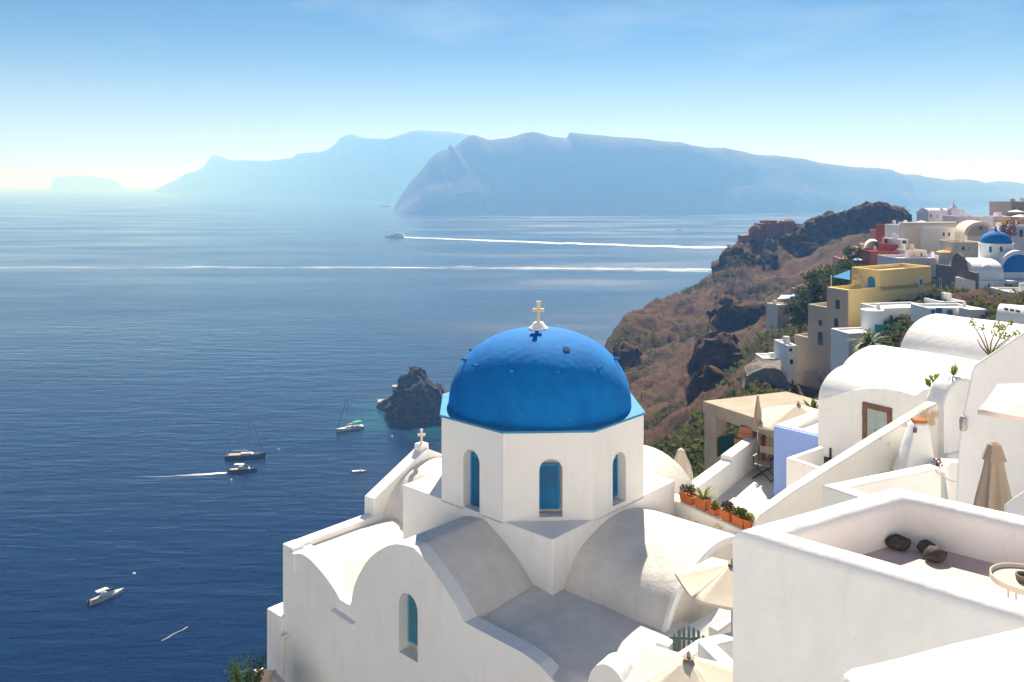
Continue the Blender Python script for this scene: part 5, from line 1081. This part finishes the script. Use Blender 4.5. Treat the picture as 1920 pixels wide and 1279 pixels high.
# scrub on the slopes: one mass of small leaf tufts
def scrub():
    r = random.Random(11); V, Fc = [], []; m = len(hcols[0]); mk = m / 182
    for _ in range(9000):
        i = r.randrange(4, len(hcols) - 1); j = r.randrange(int(26 * mk), m - int(40 * mk)); p = hcols[i][j]
        if p.y < 60: continue
        k = noise.noise(p * 0.03 + Vector((5, 5, 5)))
        if 0.315 < p.x / p.y < 0.43 and 84 < p.y < 126: continue
        green = (p.x > 35 and p.y < 185 and p.x / p.y > 0.245) or (p.y < 118 and p.x / p.y > 0.17)
        if not green and k < r.uniform(-0.3, 0.5): continue
        s = r.uniform(0.35, 1.0) * (1.9 if green else 0.9) * (0.6 + p.y / 300)
        v, f = leaf_cluster(p + Vector((r.uniform(-1, 1), r.uniform(-1, 1), 0.15 * s)), 34, (s, s, s * 0.6), s * 0.42, 0.8, 0.4, r.randrange(10 ** 6))
        o = len(V); V += v; Fc += [tuple(x + o for x in q) for q in f]
    o = mesh_obj('scrub', V, Fc, SCRUB, None); tag(o, 'dry green and brown scrub covering the slope', 'scrub', None, 'stuff')
scrub()

# ------------------------------------------------------------------ boats, wakes and buoys
def boat(name, label, px, py, L, heading, hullm, kind, cat='boat', extra=None):
    c = Pz(px, py, 0); root = thing(name, label, cat, (c.x, c.y, 0)); h = R_(heading); fx = Vector((math.cos(h), math.sin(h))); sx = Vector((-fx.y, fx.x)); B = L * (0.27 if kind != 'ferry' else 0.24); Hh = L * 0.085
    def W_(a, b, z): q = V2(c) + fx * a * L + sx * b * B; return Vector((q.x, q.y, z))
    V, Fc = [], []; n = 11; sec = [(-0.5, 1.0), (-0.46, 0.55), (-0.3, 0.0), (0.3, 0.0), (0.46, 0.55), (0.5, 1.0)]
    for i in range(n):
        f = i / (n - 1); x = -0.5 + f; wd = (1 - max(0, (f - 0.45) / 0.55) ** 2.2) * (0.85 + 0.15 * min(1, f / 0.3)); sh = Hh * (1 + 0.35 * f * f)
        for b, z in sec: V.append(W_(x + (0.03 * z if i == n - 1 else 0), b * max(wd, 0.02), -0.25 + z * (sh + 0.25)))
    k = len(sec)
    Fc = [(i * k + j, i * k + j + 1, (i + 1) * k + j + 1, (i + 1) * k + j) for i in range(n - 1) for j in range(k - 1)] + [tuple(range(k))] + [(i * k, (i + 1) * k, (i + 1) * k + k - 1, i * k + k - 1) for i in range(n - 1)]
    mesh_obj('hull', V, Fc, hullm, root, smooth=35)
    def bx(nm, x0, x1, b, z0, z1, m, tp=0.8): mesh_obj(nm, *(lambda lo, hi: (lo + hi, [(3, 2, 1, 0), (4, 5, 6, 7)] + [(i, (i + 1) % 4, 4 + (i + 1) % 4, 4 + i) for i in range(4)]))([W_(x0, -b, z0), W_(x1, -b, z0), W_(x1, b, z0), W_(x0, b, z0)], [W_(x0 + 0.01, -b * tp, z1), W_(x1 - (x1 - x0) * 0.15, -b * tp, z1), W_(x1 - (x1 - x0) * 0.15, b * tp, z1), W_(x0 + 0.01, b * tp, z1)]), m, root, bevel=0.02)
    dz = Hh * 1.12
    if kind == 'sail':
        bx('deck', -0.42, 0.36, 0.34, dz, dz + 0.06, DECK); bx('cabin', -0.12, 0.2, 0.24, dz + 0.061, dz + 0.45, HULLW)
        mh = L * 1.25; mesh_obj('mast', *tube([W_(0.08, 0, dz), W_(0.08, 0, mh)], 0.11, 8, 0.07), METAL, root)
        mesh_obj('boom', *tube([W_(0.08, 0, dz + 1.3), W_(-0.32, 0, dz + 1.35)], 0.12, 8), HULLW, root)
        for a, b in ((0.49, 0), (-0.49, 0), (0.06, 0.45), (0.06, -0.45)): mesh_obj('stay', *tube([W_(a, b, dz), W_(0.08, 0, mh * 0.97)], 0.035, 4), METAL, root)
        mesh_obj('furled_sail', *tube([W_(0.46, 0, dz + 0.4), W_(0.1, 0, mh * 0.9)], 0.1, 6, 0.05), HULLD, root)
        if extra == 'green': bx('awning', -0.45, -0.12, 0.42, dz + 1.7, dz + 1.85, GREENC, 0.95)
    elif kind == 'motor':
        bx('deck', -0.45, 0.3, 0.36, dz, dz + 0.08, DECK); bx('cabin', -0.15, 0.25, 0.3, dz + 0.081, dz + 0.9, HULLW); bx('windscreen', 0.02, 0.22, 0.27, dz + 0.901, dz + 1.25, GLASS); bx('canopy', -0.3, 0.05, 0.32, dz + 1.6, dz + 1.7, HULLW, 0.95); bx('engine', -0.53, -0.48, 0.15, 0.2, dz + 0.4, BLACK)
    elif kind == 'dinghy':
        bx('bench', -0.2, -0.05, 0.36, dz - 0.02, dz + 0.1, HULLW); bx('console', 0.05, 0.15, 0.16, dz, dz + 0.6, METAL); bx('engine', -0.56, -0.49, 0.14, 0.1, dz + 0.5, BLACK)
    else:
        bx('main_deck', -0.46, 0.30, 0.46, dz, dz + L * 0.07, HULLW, 0.95); bx('window_band', -0.42, 0.255, 0.468, dz + L * 0.025, dz + L * 0.05, GLASS, 0.99); bx('upper_deck', -0.40, 0.1, 0.40, dz + L * 0.0701, dz + L * 0.12, HULLW, 0.9); bx('bridge', -0.12, 0.06, 0.3, dz + L * 0.1201, dz + L * 0.155, HULLW, 0.85)
        mesh_obj('mast', *tube([W_(-0.08, 0, dz + L * 0.15), W_(-0.08, 0, dz + L * 0.22)], 0.12, 6), METAL, root)
    return root
boat('sailing_yacht', 'dark hulled sailing yacht with bare mast, left of the two near yachts', 460, 858, 14, 8, HULLD, 'sail', 'yacht')
boat('sailing_yacht', 'sailing yacht with green awning near the rock islet', 656, 806, 11.5, 215, HULLW, 'sail', 'yacht', 'green')
boat('motor_boat', 'dark motor boat trailing white foam below the left yacht', 455, 884, 9.5, 6, HULLD, 'motor')
boat('dinghy', 'small grey open dinghy between the yacht and the church', 673, 885, 4.8, 4, HULLW, 'dinghy')
boat('tour_boat', 'grey white tour boat moored alone at lower left', 199, 1122, 8.2, 52, HULLW, 'motor')
boat('ferry', 'white passenger ferry pulling a long wake in mid sea', 741, 445, 36, 183, HULLW, 'ferry', 'ferry')
for x, y, L, lab in ((541, 407, 16, 'tiny far sailing boat, left of the pair in the haze'), (589, 404, 16, 'tiny far sailing boat, right of the pair in the haze'), (653, 396, 14, 'tiny far motor boat right of the hazy pair'), (553, 379, 16, 'tiny boat farthest out before the distant island'), (1274, 432, 13, 'tiny speedboat in the glitter before the long island')):
    boat('far_boat', lab, x, y, L, rnd.uniform(60, 130) if L == 16 else 185, HULLD, 'sail' if L == 16 else 'motor')
boat('moored_ship', 'tiny moored ship off the tip of the long island', 722, 388, 45, 180, HULLD, 'ferry', 'ship')
def foam_mat():
    m = bpy.data.materials.new('wake_foam'); m.use_nodes = True; t = m.node_tree; b = t.nodes['Principled BSDF']; b.inputs['Base Color'].default_value = (0.85, 0.88, 0.9, 1); b.inputs['Roughness'].default_value = 0.8
    geo = t.nodes.new('ShaderNodeNewGeometry'); mp = t.nodes.new('ShaderNodeMapping'); mp.inputs['Scale'].default_value = (0.012, 0.10, 1); t.links.new(geo.outputs['Position'], mp.inputs[0])
    n = t.nodes.new('ShaderNodeTexNoise'); n.inputs['Scale'].default_value = 1; n.inputs['Detail'].default_value = 7; n.inputs['Roughness'].default_value = 0.7; t.links.new(mp.outputs[0], n.inputs['Vector'])
    uv = t.nodes.new('ShaderNodeUVMap'); sp = t.nodes.new('ShaderNodeSeparateXYZ'); t.links.new(uv.outputs[0], sp.inputs[0])
    # denser towards the middle of the strip
    a = t.nodes.new('ShaderNodeMath'); a.operation = 'PINGPONG'; a.inputs[1].default_value = 0.5; t.links.new(sp.outputs['Y'], a.inputs[0])
    c = t.nodes.new('ShaderNodeMath'); c.operation = 'MULTIPLY_ADD'; c.inputs[1].default_value = 0.8; t.links.new(a.outputs[0], c.inputs[0])
    n2 = t.nodes.new('ShaderNodeMath'); n2.operation = 'MULTIPLY_ADD'; n2.inputs[1].default_value = 1.8; n2.inputs[2].default_value = -0.37; t.links.new(n.outputs['Fac'], n2.inputs[0]); t.links.new(n2.outputs[0], c.inputs[2])
    f = t.nodes.new('ShaderNodeMath'); f.operation = 'MULTIPLY'; t.links.new(c.outputs[0], f.inputs[0]); t.links.new(sp.outputs['X'], f.inputs[1])
    mr = t.nodes.new('ShaderNodeMapRange'); mr.inputs['From Min'].default_value = 0.60; mr.inputs['From Max'].default_value = 1.15; t.links.new(f.outputs[0], mr.inputs['Value'])
    t.links.new(mr.outputs[0], b.inputs['Alpha']); return m
WAKE = foam_mat()
def wake(label, pts, widths, dens, z=0.06):
    rj = random.Random(len(label)); jit = 0.5 if pts[0][1] > 800 else 0.8
    pts = [(a[0] + (b[0] - a[0]) * k / 5, a[1] + (b[1] - a[1]) * k / 5 + rj.uniform(-jit, jit)) for a, b in zip(pts, pts[1:]) for k in range(5)] + [pts[-1]]
    P_ = [Pz(x, y, 0) for x, y in pts]; V, Fc, uv = [], [], []; n = 40; sp = spline([tuple(p) for p in P_], 12)
    for i, p in enumerate(sp):
        f = i / (len(sp) - 1); a = sp[max(i - 1, 0)]; b = sp[min(i + 1, len(sp) - 1)]; d = (b - a).normalized(); s = Vector((-d.y, d.x, 0)); x = f * (len(widths) - 1); k = min(int(x), len(widths) - 2); wd = (widths[k] + (widths[k + 1] - widths[k]) * (x - k)) * (0.75 + 0.5 * noise.noise(Vector((i * 0.35, len(label), 0))) + 0.25); dn = dens[0] + (dens[1] - dens[0]) * f
        for g in range(5): V.append(Vector((p.x, p.y, z)) + s * wd * (g / 4 - 0.5)); uv.append((dn, g / 4))
    Fc = [(i * 5 + j, i * 5 + j + 1, (i + 1) * 5 + j + 1, (i + 1) * 5 + j) for i in range(len(sp) - 1) for j in range(4)]
    o = mesh_obj('wake', V, Fc, WAKE, None); me = o.data; l = me.uv_layers.new(name='UVMap')
    for lp in me.loops: l.data[lp.index].uv = uv[lp.vertex_index]
    tag(o, label, 'wake', None, 'stuff')
wake('long white wake trailing right from the ferry', [(757, 445), (900, 451), (1080, 457), (1250, 462), (1420, 466)], (14, 36, 52, 66), (1.35, 1.0))
wake('broad old wake band crossing the sea from the left edge', [(-60, 501), (300, 502), (650, 501), (1000, 503), (1400, 507)], (60, 55, 55, 75), (0.72, 0.90))
wake('short white wake behind the dark motor boat', [(432, 886), (380, 890), (300, 894), (200, 893)], (1.6, 2.5, 3.5, 4.5), (1.2, 0.7))
for i, (x, y) in enumerate(((251, 1077), (735, 819), (522, 843), (433, 901))):
    c = Pz(x, y, 0); o = mesh_obj('buoy', *lathe((c.x, c.y, -0.2), [(0.1, 0), (0.4, 0.2), (0.45, 0.4), (0.2, 0.7), (0.05, 0.75)], 12), HULLW, None, smooth=50)
    tag(o, ['white mooring buoy ahead of the tour boat', 'white buoy left of the green awning yacht', 'white buoy in open water right of the left yacht', 'white buoy just below the dark motor boat'][i], 'buoy', 'mooring buoys')
a, b = Pz(303, 1202, 0), Pz(352, 1176, 0)
o = mesh_obj('floating_line', *tube([a.lerp(b, k / 10) + Vector((0.15 * math.sin(k), 0, 0.05)) for k in range(11)], 0.12, 6), CREAMC, None); tag(o, 'pale floating rope drifting on the dark water at lower left', 'rope')

# ------------------------------------------------------------------ unseen white houses added behind the viewpoint to bounce sunlight onto shaded walls
V, Fc = [], []; r = random.Random(3)
for row in range(9):
    y1 = -3.0 - row * 6.5; z = 97.2 + row * 2.9; x = -42.0 + r.uniform(0, 5)
    while x < 60:
        wd = r.uniform(5, 9); v, f = prism([(x, y1 - 7, 84), (x + wd, y1 - 7, 84), (x + wd, y1, 84), (x, y1, 84)], (0, 0, z + r.uniform(-0.8, 1.8) - 84)); k = len(V); V += v; Fc += [tuple(i + k for i in q) for q in f]; x += wd + r.uniform(0.3, 1.5)
o = mesh_obj('bounce_village', V, Fc, WHITE, None); o['kind'] = 'structure'

# ------------------------------------------------------------------ haze over the sea
hz = bpy.data.materials.new('haze_air'); hz.use_nodes = True; t = hz.node_tree; t.nodes.remove(t.nodes['Principled BSDF'])
pv = t.nodes.new('ShaderNodeVolumePrincipled'); pv.inputs['Color'].default_value = (0.185, 0.435, 1.0, 1); pv.inputs['Density'].default_value = 3.8e-4; pv.inputs['Anisotropy'].default_value = 0.2
pv.inputs['Absorption Color'].default_value = (0.92, 0.91, 1, 1)
t.links.new(pv.outputs[0], t.nodes['Material Output'].inputs['Volume'])
v, f = prism([(-66000, -2500, -1.0 - 5), (66000, -2500, -6), (66000, 66000, -6), (-66000, 66000, -6)], (0, 0, 456))
o = mesh_obj('haze', v, f, hz, None); o['kind'] = 'stuff'
